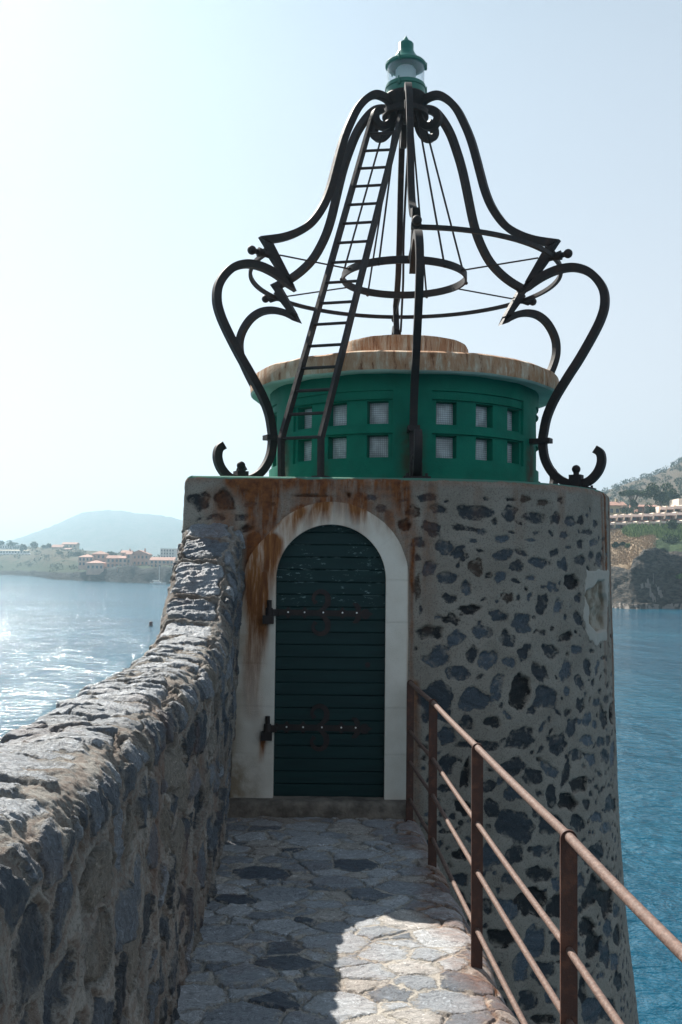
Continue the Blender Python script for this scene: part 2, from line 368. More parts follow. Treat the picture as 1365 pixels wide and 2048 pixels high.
# door paint, flaking on the upper boards
_t = NT('door_paint'); _o = _t.coord(); _sep = _t.n('SeparateXYZ', 0, None, Vector=_o).node
_n = _t.noise(_t.mapv(_o, (1.2, 1, 9)), 3, 5, 0.6)
_c = _t.mix(_t.ss(_n, 0.3, 0.7), (0.0035, 0.022, 0.023), (0.005, 0.030, 0.030))
_fl = _t.noise(_t.mapv(_o, (1.0, 1, 2.6)), 19, 6, 0.7)
_lo = _t.noise(_t.mapv(_o, (1.0, 1, 1.6)), 4.0, 2, 0.5)
_hz = _t.ss(_sep.outputs[2], 1.38, 1.62)
_f = _t.math('MULTIPLY', _t.math('MULTIPLY', _t.ss(_fl, 0.585, 0.63), _hz), _t.ss(_lo, 0.47, 0.54))
_pz = _t.math('FRACT', _t.math('DIVIDE', _t.math('ADD', _sep.outputs[2], -0.118), 0.0905))
_ed = _t.math('MULTIPLY', _t.ss(_pz, 0.90, 0.97), _t.math('MULTIPLY', _t.ss(_t.noise(_t.mapv(_o, (7, 1, 11.05)), 1.0, 3), 0.5, 0.6), _t.math('MULTIPLY', _hz, 0.9)))
_f = _t.math('MAXIMUM', _f, _ed)
_c = _t.mix(_f, _c, (0.15, 0.235, 0.235))
M_DOOR = _t.fin(_c, 0.6, _t.bump(_t.math('ADD', _n, _t.math('MULTIPLY', _fl, 0.3)), 0.003), 0.25)
# pressed glass blocks
_t = NT('glass_block'); _o = _t.attr('gu'); _o2 = _t.attr('gv')
_gx = _t.math('ABSOLUTE', _t.math('SUBTRACT', _t.math('FRACT', _t.math('MULTIPLY', _o, 10.0)), 0.5))
_gz = _t.math('ABSOLUTE', _t.math('SUBTRACT', _t.math('FRACT', _t.math('MULTIPLY', _o2, 10.0)), 0.5))
_g = _t.math('MAXIMUM', _gx, _gz)
_c = _t.mix(_t.ss(_g, 0.30, 0.46), (0.56, 0.60, 0.62), (0.20, 0.22, 0.23))
_c = _t.mix(_t.ss(_t.noise(_t.coord(), 9, 2), 0.35, 0.65, 0.0, 0.6), _c, (0.17, 0.185, 0.185))
M_BLOCK = _t.fin(_c, 0.18, _t.bump(_g, 0.004, 0.8), 0.6)
# clear lamp glass
_t = NT('lamp_glass'); _t.fin((0.85, 0.89, 0.91), 0.08, None, 0.8); _tr = _t.n('BsdfTransparent', 0, None, Color=(0.93, 0.96, 0.97)); _lw = _t.n('LayerWeight', 1, None, Blend=0.35)
_ms = _t.t.nodes.new('ShaderNodeMixShader'); _t.put(_ms.inputs[0], _t.math('ADD', _t.math('MULTIPLY', _lw, 0.45), 0.10)); _t.put(_ms.inputs[1], _tr); _t.t.links.new(_t.b.outputs[0], _ms.inputs[2]); _t.t.links.new(_ms.outputs[0], _t.out.inputs[0])
M_LGLASS = _t.mat
_t = NT('fresnel_lens'); _t.fin((0.75, 0.79, 0.80), 0.15, None, 0.7); _tl = _t.n('BsdfTranslucent', 0, None, Color=(0.85, 0.9, 0.92)); _ms = _t.t.nodes.new('ShaderNodeMixShader'); _ms.inputs[0].default_value = 0.6
_t.t.links.new(_t.b.outputs[0], _ms.inputs[1]); _t.put(_ms.inputs[2], _tl); _t.t.links.new(_ms.outputs[0], _t.out.inputs[0]); M_FRESNEL = _t.mat
M_BRASS = simple('screw_metal', (0.75, 0.76, 0.76), 0.3, 0.1, 30, 0.6)

# ------------------------------------------------------------------ stones on structured grids
def blob_field(U, S, stones, seed=1):
    """isolated stones set in render. stones: dict(c, A (2x2 columns = half axes), tone). Returns sd, tone, grain"""
    nu, ns = len(U), len(S)
    sd = np.full((nu, ns), -0.05); tone = np.zeros((nu, ns)); grain = np.zeros((nu, ns))
    for k, st in enumerate(stones):
        c, A = np.array(st['c']), np.array(st['A']); rr = np.abs(A).sum(1) * 1.5 + 0.03
        i0, i1 = np.searchsorted(U, c[0] - rr[0]), np.searchsorted(U, c[0] + rr[0])
        j0, j1 = np.searchsorted(S, c[1] - rr[1]), np.searchsorted(S, c[1] + rr[1])
        if i1 <= i0 or j1 <= j0: continue
        u, v = np.meshgrid(U[i0:i1], S[j0:j1], indexing='ij')
        du, dv = u - c[0], v - c[1]
        mn = max(0.02, min(np.linalg.norm(A[:, 0]), np.linalg.norm(A[:, 1])))
        wu = fbm(u / mn * 0.9, v / mn * 0.9, seed + k * 3, 5, 0.62) * 0.85 * mn; wv = fbm(u / mn * 0.9 + 40, v / mn * 0.9, seed + k * 3 + 1, 5, 0.62) * 0.85 * mn
        iA = np.linalg.inv(A); a = iA[0, 0] * (du + wu) + iA[0, 1] * (dv + wv); b = iA[1, 0] * (du + wu) + iA[1, 1] * (dv + wv)
        rg = np.random.default_rng(seed * 131 + k); ph = rg.uniform(0, 6.28, 4); am = rg.uniform(0.03, 0.13, 3); p = rg.uniform(2.0, 2.9)
        phi = np.arctan2(b, a); rho = (np.abs(a) ** p + np.abs(b) ** p) ** (1 / p)
        rho = rho / (1 + am[0] * np.cos(2 * phi + ph[0]) + am[1] * np.cos(3 * phi + ph[1]) + am[2] * np.cos(5 * phi + ph[2]))
        d = (1 - rho) * mn
        cur = sd[i0:i1, j0:j1]; w = d > cur
        cur[w] = d[w]; tone[i0:i1, j0:j1][w] = st['tone']
        ga = st.get('ga', rg.uniform(-0.5, 0.5)); grain[i0:i1, j0:j1][w] = (-math.sin(ga) * du + math.cos(ga) * dv)[w] + rg.uniform(0, 30)
    return sd, tone, grain

def cell_field(U, S, stones, seed=1):
    """tight masonry: nearest elliptical cell. stones: (cu, cs, ru, rs, ang, tone, gap). Returns sd, tone, grain, id"""
    nu, ns = len(U), len(S)
    F1 = np.full((nu, ns), 9.0); F2 = np.full((nu, ns), 9.0); ID = np.full((nu, ns), -1, int)
    Ug, Sg = np.meshgrid(U, S, indexing='ij')
    wu = fbm(Ug * 8, Sg * 8, seed, 5, 0.6) * 0.085; wv = fbm(Ug * 8 + 31, Sg * 8, seed + 5, 5, 0.6) * 0.085
    Ug2, Sg2 = Ug + wu, Sg + wv
    for k, (cu, cs, ru, rs, ang, tn, gap) in enumerate(stones):
        R = max(ru, rs) * 3.0 + 0.05
        i0, i1 = np.searchsorted(U, cu - R), np.searchsorted(U, cu + R); j0, j1 = np.searchsorted(S, cs - R), np.searchsorted(S, cs + R)
        if i1 <= i0 or j1 <= j0: continue
        du, dv = Ug2[i0:i1, j0:j1] - cu, Sg2[i0:i1, j0:j1] - cs
        ca, sa = math.cos(ang), math.sin(ang)
        a, b = np.abs(ca * du + sa * dv) / ru, np.abs(-sa * du + ca * dv) / rs
        d = (a ** 3.2 + b ** 3.2) ** (1 / 3.2)
        f1, f2, idd = F1[i0:i1, j0:j1], F2[i0:i1, j0:j1], ID[i0:i1, j0:j1]
        lt = d < f1; f2[...] = np.where(lt, f1, np.minimum(f2, d)); f1[...] = np.where(lt, d, f1); idd[lt] = k
    arr = np.array([list(s) for s in stones]); q = arr[np.clip(ID, 0, None)]
    mn = np.minimum(q[..., 2], q[..., 3])
    sd = np.minimum((F2 - F1) * 0.5 * mn, (1.5 - F1) * mn) - q[..., 6]; sd[ID < 0] = -0.05
    tone = q[..., 5]; rg = np.random.default_rng(seed); off = rg.uniform(0, 30, len(arr)); ga = rg.uniform(-0.4, 0.4, len(arr)) + arr[:, 4]
    gq = ga[np.clip(ID, 0, None)]
    grain = -np.sin(gq) * (Ug - q[..., 0]) + np.cos(gq) * (Sg - q[..., 1]) + off[np.clip(ID, 0, None)]
    return sd, tone, grain, ID

def slab_field(U, S, stones, seed=1, stretch=1.3, warp=0.035):
    """crazy paving: straight-edged cells of unequal size. stones: (u, s, r, tone, gap)"""
    nu, ns = len(U), len(S); F1 = np.full((nu, ns), 9.0); F2 = np.full((nu, ns), 9.0); ID = np.full((nu, ns), -1, int); J = np.full((nu, ns), -1, int)
    Ug, Sg = np.meshgrid(U, S, indexing='ij')
    Ug2 = Ug + fbm(Ug * 7, Sg * 7, seed, 5, 0.6) * warp; Sg2 = Sg + fbm(Ug * 7 + 31, Sg * 7, seed + 5, 5, 0.6) * warp
    for k, (cu, cs, r, tn, gap) in enumerate(stones):
        R = 0.75
        i0, i1 = np.searchsorted(U, cu - R), np.searchsorted(U, cu + R); j0, j1 = np.searchsorted(S, cs - R), np.searchsorted(S, cs + R)
        if i1 <= i0 or j1 <= j0: continue
        d = ((Ug2[i0:i1, j0:j1] - cu)) ** 2 + ((Sg2[i0:i1, j0:j1] - cs) * stretch) ** 2 - r * r
        f1, f2, idd, jd = F1[i0:i1, j0:j1], F2[i0:i1, j0:j1], ID[i0:i1, j0:j1], J[i0:i1, j0:j1]
        lt = d < f1; l2 = ~lt & (d < f2)
        f2[...] = np.where(lt, f1, np.where(l2, d, f2)); jd[...] = np.where(lt, idd, np.where(l2, k, jd)); f1[...] = np.where(lt, d, f1); idd[lt] = k
    arr = np.array([list(q) for q in stones]); a, b = arr[np.clip(ID, 0, None)], arr[np.clip(J, 0, None)]
    dist = np.maximum(np.hypot(a[..., 0] - b[..., 0], (a[..., 1] - b[..., 1]) * stretch), 0.04)
    sd = (F2 - F1) / (2 * dist) - a[..., 4]; rg = np.random.default_rng(seed); off = rg.uniform(0, 30, len(arr)); ga = rg.uniform(-0.6, 0.6, len(arr))[np.clip(ID, 0, None)]
    grain = -np.sin(ga) * (Ug - a[..., 0]) + np.cos(ga) * (Sg - a[..., 1]) + off[np.clip(ID, 0, None)]
    return sd, a[..., 3], grain, ID

# rust on the entrance front: soft streaks (x0, z0, x1, z1, width, strength) on the plane of the facade
def fpt(px, py):
    p = atY(px, py, FY); return p[0], p[2]
STREAKS = []
for (a, b, c, d, w, s) in [(505, 955, 560, 1010, 60, .8), (520, 955, 512, 1120, 26, 1.0), (545, 960, 512, 1250, 20, .8), (512, 1080, 506, 1420, 22, .95), (528, 1150, 524, 1330, 12, .8),
                           (440, 1000, 470, 1160, 34, .45), (640, 955, 600, 1030, 46, .75), (700, 950, 690, 1045, 34, .75), (560, 950, 720, 960, 16, .9), (655, 1000, 648, 1048, 14, .8), (716, 1004, 722, 1052, 26, .85), (600, 1020, 560, 1085, 22, .75), (545, 1085, 530, 1200, 24, .95), (640, 1008, 610, 1060, 14, .7), (470, 955, 830, 962, 30, .9), (700, 965, 705, 1000, 40, .8), (780, 1030, 800, 1090, 12, .5),
                           (760, 955, 770, 1010, 26, .7), (800, 955, 822, 1110, 26, .8), (825, 1080, 822, 1370, 9, .9), (740, 1010, 760, 1060, 14, .45),
                           (860, 960, 850, 1250, 16, .35), (830, 1370, 836, 1640, 12, .5), (525, 1240, 520, 1330, 10, .7), (528, 1475, 522, 1520, 8, .8), (585, 1020, 575, 1060, 14, .5)]:
    STREAKS.append((*fpt(a, b), *fpt(c, d), w * 0.00362, s))
def rust_front(x, z):
    r = np.zeros_like(x)
    for x0, z0, x1, z1, w, s in STREAKS:
        L2 = (x1 - x0) ** 2 + (z1 - z0) ** 2; t = np.clip(((x - x0) * (x1 - x0) + (z - z0) * (z1 - z0)) / L2, 0, 1)
        d = np.hypot(x - x0 - t * (x1 - x0), z - z0 - t * (z1 - z0)) + fbm(x * 9, z * 2.2, 77, 3) * 0.06
        r = np.maximum(r, min(1.0, s * 1.2) * sstep(w * 1.4, w * 0.3, d) * (1 - 0.7 * t ** 1.5))
    return r

# ------------------------------------------------------------------ lighthouse tower
TOPZ = 2.42
tower = thing('lighthouse_tower', (AX, AY, 0), 'round rubble stone lighthouse tower with green lantern drum and arched dark green door', 'lighthouse')
RZ = np.array([[2.42, 1.80], [2.36, 1.812], [1.72, 1.824], [1.0, 1.84], [.33, 1.858], [-.38, 1.884], [-1.19, 1.942], [-1.97, 2.03], [-4.0, 2.30], [-9.5, 3.1]])[::-1]
def Rz(z): return np.interp(z, RZ[:, 0], RZ[:, 1])
FL = AX + 1.115                                         # length of the flat front
ARC0 = FL
s_front = np.arange(0, FL, 0.0105); s_arc = ARC0 + np.arange(0, rad(97), 0.0105 / 1.82) * 1.82
s_back = ARC0 + np.linspace(rad(98), rad(270), 60) * 1.82
S_all = np.concatenate([s_front, s_arc, s_back]); n_path = len(S_all)
left = [np.array([-1.245, 8.6]), np.array([-1.21, 8.1]), np.array([-1.17, 7.6]), np.array([-1.14, 7.3]), np.array([-1.132, 7.225])]
zt = [(0.055, 0.0), (0.045, 0.0), (0.030, -0.004), (0.014, -0.016), (0.004, -0.034)]          # rounded top arris: inset, dz
z_rows = np.concatenate([[TOPZ + dz for _, dz in zt], np.arange(TOPZ - 0.05, -2.7, -0.0105), np.linspace(-2.75, -9.5, 40)])
inset = np.concatenate([[i for i, _ in zt], np.zeros(len(z_rows) - len(zt))])
nz = len(z_rows); nS = n_path + len(left)
X = np.zeros((nS, nz)); Y = np.zeros((nS, nz)); NX = np.zeros((nS, nz)); NY = np.zeros((nS, nz))
for i in range(nS):
    if i < n_path:
        s = S_all[i]
        if s < FL:
            bx = -1.115 + s; by = FY + 0 * z_rows
            nx = -0.75 * (1 - sstep(0, 0.035, s)); ny = -1.0
            X[i] = bx - (1 - sstep(0, 0.03, s)) * 0.0; Y[i] = by
        else:
            az = -math.pi / 2 + (s - ARC0) / 1.82; nx, ny = math.cos(az), math.sin(az)
            rz_ = 1.80 + (Rz(z_rows) - 1.80) * sstep(-0.02, 0.7, s - ARC0); X[i] = AX + rz_ * nx; Y[i] = AY + rz_ * ny
    else:
        p = left[i - n_path]; nx, ny = -1.0, -0.1 - (0.5 if i == nS - 1 else 0)
        X[i] = p[0] - (Rz(z_rows) - 1.80) * 0.8; Y[i] = p[1]
    l = math.hypot(nx, ny); NX[i], NY[i] = nx / l, ny / l
for i in range(min(4, n_path)): X[i] -= (Rz(z_rows) - 1.80) * 0.8 * (1 - i / 4)

def to_surface(px, py):
    d = ray(px, py); o = np.array([0, 0, CH]); t = FY / d[1]; p = o + d * t
    if p[0] <= AX: return np.array([p[0] + 1.115, p[2]])
    z = p[2]
    for _ in range(6):
        r = Rz(z); a = d[0] ** 2 + d[1] ** 2; ox, oy = -AX, -AY; b = d[0] * ox + d[1] * oy; c = ox * ox + oy * oy - r * r; q = b * b - a * c
        if q < 0: return None
        t = (-b - math.sqrt(q)) / a; p = o + d * t; z = p[2]
    return np.array([ARC0 + (math.atan2(p[1] - AY, p[0] - AX) + math.pi / 2) * 1.82, p[2]])

# stones read off the place: (centre x, y, width, height, tilt, colour class)   k black with the shade of deep hollows put into the colour, d dark, b blue, r brown, g grey
SA = """160 98 110 40 5 d;270 122 40 12 0 d;490 105 36 24 -20 d;632 110 60 18 0 d;712 105 60 40 0 r;815 128 70 36 0 r;914 115 32 38 0 g;222 165 110 44 -5 d;430 185 200 80 0 g;625 190 80 80 -30 g;672 240 50 20 -30 d;765 215 130 60 0 g;885 218 58 60 0 d;972 232 60 60 10 g;1030 228 32 60 0 d;1112 250 26 44 0 g;185 275 120 70 -20 d;380 275 160 36 -8 k;640 298 50 16 -15 g;778 300 36 24 0 b;937 312 48 50 0 g;1066 295 60 32 0 d;580 335 80 46 15 b;255 380 84 90 40 b;335 410 100 60 35 b;370 440 60 40 45 d;590 425 130 60 25 b;420 345 50 20 0 g;688 412 70 36 -20 b;880 412 56 36 30 g;962 382 40 24 0 g;1025 362 34 50 0 g;1104 355 44 44 0 b;1086 435 30 62 -10 b;1136 450 40 80 0 b;435 497 100 100 30 r;665 488 80 60 0 d;790 470 110 60 -10 b;928 480 60 70 20 b;1028 455 60 60 0 d;172 500 76 88 -20 b;268 555 120 66 5 b;380 615 60 76 -20 b;570 550 66 66 20 b;975 580 80 80 -40 k;870 608 70 50 -15 b;288 676 84 50 -25 d;612 665 76 56 0 r;740 660 20 60 -30 b;805 705 60 130 -15 d;898 725 45 100 -20 b;1015 672 34 60 0 b;400 740 120 56 15 k;295 795 100 56 -15 k;562 770 116 60 -10 b;696 815 104 108 0 b;1018 790 40 90 25 b;170 870 150 80 5 k;325 900 110 84 35 b;470 860 104 90 -10 b;612 905 90 84 -20 d;815 868 40 30 0 g;946 890 76 50 20 k;708 980 70 104 -15 d;220 1002 150 110 25 b;415 990 60 110 -25 d;505 1025 90 130 -35 b;620 1035 60 70 30 b;858 972 96 80 -20 d;1005 962 70 50 0 b;1092 972 30 26 0 d;1160 1012 26 24 0 d;945 1090 60 120 -25 b;1068 1062 44 90 10 d;1125 1065 22 80 -10 b;800 1092 110 90 -35 d;333 1100 130 84 10 b;552 1180 70 160 -15 b;690 1205 120 200 -15 k;425 1250 160 150 -15 b;830 1238 130 120 0 b;220 1270 220 240 0 b;1022 1150 44 90 25 b;950 1200 40 50 0 b;750 1312 50 46 0 b;1030 1280 50 90 0 d;1120 1265 40 50 0 b;1160 1350 44 120 5 k;1205 1330 22 110 0 k;1176 1250 30 50 0 d;385 1390 84 80 25 d;530 1380 96 70 -30 k;1065 1360 44 80 -15 b;1110 1390 30 50 0 b;952 1322 40 40 0 d;690 1465 150 120 10 d;270 1460 110 100 15 b;900 1495 80 100 0 d;1065 1480 80 60 0 b;975 1410 60 100 -15 b;1145 1490 44 60 0 b;1186 1480 30 60 0 d;450 1510 240 50 -5 d;100 610 50 130 0 r;110 355 76 60 0 g;75 185 80 60 0 r;35 260 60 60 0 k;105 440 36 40 0 d;90 960 30 20 0 d;120 740 20 60 0 g;745 342 60 18 -8 w;745 558 60 26 0 w"""
SB = """470 35 180 60 -5 d;670 15 160 70 10 d;885 40 80 90 -30 d;980 85 70 70 -30 b;1065 105 50 80 20 b;1145 90 50 80 0 d;1190 80 30 130 0 b;270 140 90 120 -30 d;375 195 50 140 -10 k;625 150 140 100 20 d;740 205 110 90 -10 d;835 165 60 110 35 b;925 185 50 150 -15 d;1000 245 90 100 -30 k;495 260 70 70 -30 d;635 290 110 110 0 b;265 280 110 40 0 d;845 310 70 120 0 d;940 345 110 90 -25 k;1040 355 40 60 0 d;1095 265 30 30 0 d;1065 300 24 30 0 d;1165 360 40 110 -10 b;1195 360 24 90 0 k;360 380 90 90 -20 k;515 380 90 90 -15 d;645 480 190 190 10 n;760 390 50 70 0 d;840 470 150 110 0 d;995 465 90 80 -30 d;1100 435 60 60 30 b;1210 470 30 90 0 d;1150 490 60 60 0 b;350 650 110 60 -5 k;510 660 110 130 0 b;645 635 100 100 10 d;790 615 110 66 0 b;1090 640 100 130 -20 d;890 600 40 70 0 d;780 750 140 90 0 k;615 775 90 70 0 b;345 790 100 70 0 b;870 800 50 80 0 b;1075 850 80 190 -20 k;1150 900 80 180 15 k;1010 780 50 80 0 b;735 910 150 160 -20 k;870 930 100 140 0 k;600 940 110 120 30 b;490 930 60 90 0 d;1005 950 30 50 0 d;1210 950 40 80 0 b;1045 1040 80 110 -30 k;580 1110 170 110 0 k;760 1110 110 160 -15 b;1160 1050 50 90 0 b;1210 1090 40 110 0 k;1080 1140 90 150 -15 k;1145 1190 60 150 0 b;1200 1230 50 100 0 b;1245 1140 24 90 0 d;675 1270 90 190 -10 b;800 1290 120 130 0 d;1260 1250 24 160 0 d;1020 1400 40 160 0 k;720 1450 110 120 0 d;845 1420 70 110 0 b;870 1150 60 90 0 d;1080 1500 110 160 -20 b;1160 1500 90 120 0 d;1260 1480 60 120 0 b;1220 1340 40 120 0 d;560 1480 90 80 0 d;800 1560 120 60 0 k;440 1250 80 90 0 b;420 1420 80 110 0 d;1290 1420 20 120 0 d"""
SC = """150 155 110 90 0 k;270 150 100 110 0 k;385 115 50 26 0 b;400 175 66 26 0 d;240 240 90 36 0 d;365 240 70 34 0 g;150 245 44 16 30 d;385 298 80 34 0 k;520 172 30 24 0 d;905 125 26 26 0 k;710 130 180 12 0 k;1070 195 56 40 0 d;1020 140 50 30 0 g;1190 275 60 60 0 k;1230 205 60 50 0 r;1170 155 50 18 0 w;210 300 200 24 0 r"""
TONE = {'k': (0.0, 0.12), 'd': (0.18, 0.42), 'b': (0.45, 0.79), 'g': (0.3, 0.6), 'r': (0.84, 1.0), 'w': (0.76, 0.8), 'n': (0.40, 0.44)}
stones = []
for txt, ox, oy, sc in ((SA, 800, 960, 2.844), (SB, 800, 1480, 2.786), (SC, 340, 940, 2.528)):
    for e in txt.split(';'):
        q = e.split(); cx, cy, w, h, an = [float(v) for v in q[:5]]
        c = to_surface(ox + cx / sc, oy + cy / sc); an = rad(an)
        if c is None: continue
        cols = []
        for lx, ly in ((w / 2 * math.cos(an), -w / 2 * math.sin(an)), (-h / 2 * math.sin(an), -h / 2 * math.cos(an))):
            ps = [to_surface(ox + (cx + lx * f) / sc, oy + (cy + ly * f) / sc) for f in (0.6, -0.6)]
            if ps[0] is None or ps[1] is None: cols = None; break
            cols.append((ps[0] - ps[1]) / 1.2)
        if not cols: continue
        A = np.array(cols).T
        if abs(np.linalg.det(A)) < 1e-5 or np.abs(A).max() > 0.45: continue
        tt = random.uniform(*TONE[q[5]])
        stones.append(dict(c=c, A=A, tone=tt))
rg = np.random.default_rng(55)
lst = [(s['c'], max(np.linalg.norm(s['A'][:, 0]), np.linalg.norm(s['A'][:, 1])), min(np.linalg.norm(s['A'][:, 0]), np.linalg.norm(s['A'][:, 1]))) for s in stones]
for k in range(5000):                                   # small spalls between the large stones
    c = np.array([rg.uniform(ARC0 - 0.35, ARC0 + rad(74) * 1.82), rg.uniform(-2.2, 2.25)])
    if c[1] > 0.95 and rg.random() < 0.72: continue
    if c[1] > -0.2 and c[0] < ARC0 + 0.05: continue
    w, h = rg.uniform(0.014, 0.05), rg.uniform(0.010, 0.026); an = rg.uniform(-0.9, 0.9)
    if min(np.hypot(*(c - h_[0])) - 0.55 * h_[1] - 0.45 * h_[2] for h_ in lst) < w + 0.012: continue
    stones.append(dict(c=c, A=np.array([[w * math.cos(an), -h * math.sin(an)], [w * math.sin(an), h * math.cos(an)]]), tone=rg.uniform(0.1, 0.75))); lst.append((c, w, h))
rg = np.random.default_rng(5); have = [s['c'] for s in stones]
for k in range(2600):                                   # the far side and the foot of the tower
    c = np.array([rg.uniform(0.1, S_all[-1]), rg.uniform(-9, 2.25)])
    inview = (c[0] < ARC0 + rad(74) * 1.82) and (c[1] > -2.1 + 0.0 * c[0])
    if inview or (c[0] < 1.75 and c[1] < 0.1 and c[1] > -2.1): continue
    if min(np.hypot(*(c - h)) for h in have) < 0.17: continue
    w, h = rg.uniform(0.05, 0.12), rg.uniform(0.035, 0.09); an = rg.uniform(-0.8, 0.8)
    stones.append(dict(c=c, A=np.array([[w * math.cos(an), -h * math.sin(an)], [w * math.sin(an), h * math.cos(an)]]), tone=rg.uniform(0, 0.8))); have.append(c)
zr = z_rows[::-1]
sd, tone, grain = blob_field(S_all, zr, stones, 11)
sd, tone, grain = sd[:, ::-1], tone[:, ::-1], grain[:, ::-1]
pad = lambda a, v=0.0: np.concatenate([a, np.full((len(left), nz), v)], 0)
sd, tone, grain = pad(sd, -0.05), pad(tone), pad(grain)
Sg = np.concatenate([S_all, [0] * len(left)])[:, None] * np.ones(nz); Zg = np.ones((nS, 1)) * z_rows
rust = np.where(Sg < ARC0 + 0.35, rust_front(X, Zg), 0.0)
for (px, py, wpx, zl, s_) in [(1210, 1000, 0.045, 1.2, 0.95), (1204, 1000, 0.03, 0.9, .5), (1040, 985, .05, 1.9, .25), (960, 975, .04, 2.1, .25), (1125, 990, .05, 2.0, .3), (1220, 1100, .05, 0.4, .6)]:
    q = to_surface(px, py); w_ = wpx + 0.02 * fbm(Zg * 4, Zg * 0 + px, 3, 3)
    rust = np.maximum(rust, s_ * sstep(w_ * 1.5, w_ * 0.4, np.abs(Sg - q[0] + 0.03 * fbm(Zg * 3, Zg * 0 + 1.0, px, 3))) * sstep(zl - 0.3, zl + 0.5, Zg))
rust = np.maximum(rust, 0.45 * sstep(2.33, 2.42, Zg + 0.06 * fbm(Sg * 4, Zg * 8, 21, 4)) * (Sg < ARC0 + 2.9))
patch = np.zeros((nS, nz)); hole = np.zeros((nS, nz))
def poly_sd(poly, u, v):
    d = np.full(u.shape, 9.0); ins = np.zeros(u.shape, bool); n = len(poly)
    for i in range(n):
        a, b = poly[i], poly[(i + 1) % n]; e = (b[0] - a[0], b[1] - a[1]); t = np.clip(((u - a[0]) * e[0] + (v - a[1]) * e[1]) / (e[0] ** 2 + e[1] ** 2), 0, 1)
        d = np.minimum(d, np.hypot(u - a[0] - t * e[0], v - a[1] - t * e[1]))
        cr = ((a[1] > v) != (b[1] > v)) & (u < (b[0] - a[0]) * (v - a[1]) / (b[1] - a[1] + 1e-12) + a[0]); ins ^= cr
    return np.where(ins, d, -d)
pp = [to_surface(800 + x / 2.844, 960 + y / 2.844) for x, y in [(1058, 515), (1186, 512), (1184, 650), (1176, 900), (1120, 935), (1075, 910), (1045, 780), (1050, 630)]]
hp = [to_surface(800 + x / 2.844, 960 + y / 2.844) for x, y in [(1125, 578), (1160, 572), (1165, 640), (1176, 690), (1174, 850), (1120, 860), (1075, 810), (1080, 720), (1052, 660), (1060, 630), (1100, 615)]]
wob = fbm(Sg * 14, Zg * 14, 5, 4) * 0.05
sub = slice(len(s_front), n_path)
patch[sub] = sstep(-0.012, 0.012, poly_sd(pp, Sg[sub], Zg[sub]) + wob[sub]); hsd = np.full((nS, nz), -1.0); hsd[sub] = poly_sd(hp, Sg[sub], Zg[sub]) + wob[sub] * 0.5
hole = sstep(-0.01, 0.012, hsd); sd = np.where(patch > 0.3, -0.05, sd)
# relief: render lips over the stones, rough stone faces, hollow in the plaster patch
disp = 0.004 * fbm(Sg * 3, Zg * 3, 51, 4) * 2 + 0.006 * fbm(Sg * 30, Zg * 30, 52, 3)
inst = sstep(-0.004, 0.010, sd)
disp += inst * (-0.010 - 0.022 * sstep(0.14, 0.02, tone) + 0.020 * fbm(grain * 26, Sg * 4, 53, 4) + 0.012 * fbm(Sg * 9, Zg * 9, 54, 3))
disp += patch * 0.006 - hole * (0.055 + 0.05 * fbm(Sg * 8, Zg * 8, 55, 3))
disp *= sstep(TOPZ, TOPZ - 0.05, Zg) * 0.9 + 0.1
PX = X + NX * (disp - inset); PY = Y + NY * (disp - inset); PZ = Zg.copy()
V = np.stack([PX, PY, PZ], -1).reshape(-1, 3)
Fc = gridfaces(nS, nz, True)[:, ::-1]
# leave the doorway open
ARC_C = (-0.067, 1.675); AR_IN, AR_OUT = 0.397, 0.565
fc = V[Fc].mean(1); infront = (fc[:, 1] < FY + 0.1) & (fc[:, 0] < 0.6)
jamb = (np.abs(fc[:, 0] - ARC_C[0]) < AR_IN + 0.05) & (fc[:, 2] < ARC_C[1]) & (fc[:, 2] > 0.02)
arch = np.hypot(fc[:, 0] - ARC_C[0], fc[:, 2] - ARC_C[1]) < AR_IN + 0.05
Fc = Fc[~(infront & (jamb | arch))]
npmesh('stone_wall', V, Fc, M_TOWER, tower, dict(sd=sd, tone=tone, grain=grain, rust=rust, patch=patch, hole=hole))
# platform
mb = MB(); ring = [(PX[i, 0], PY[i, 0], TOPZ) for i in range(0, nS, 4)]
n = len(ring); mb.add([(AX, AY, TOPZ + 0.012)] + ring, [(0, 1 + i, 1 + (i + 1) % n) for i in range(n)])
mb.build('platform', M_PLAT, tower)

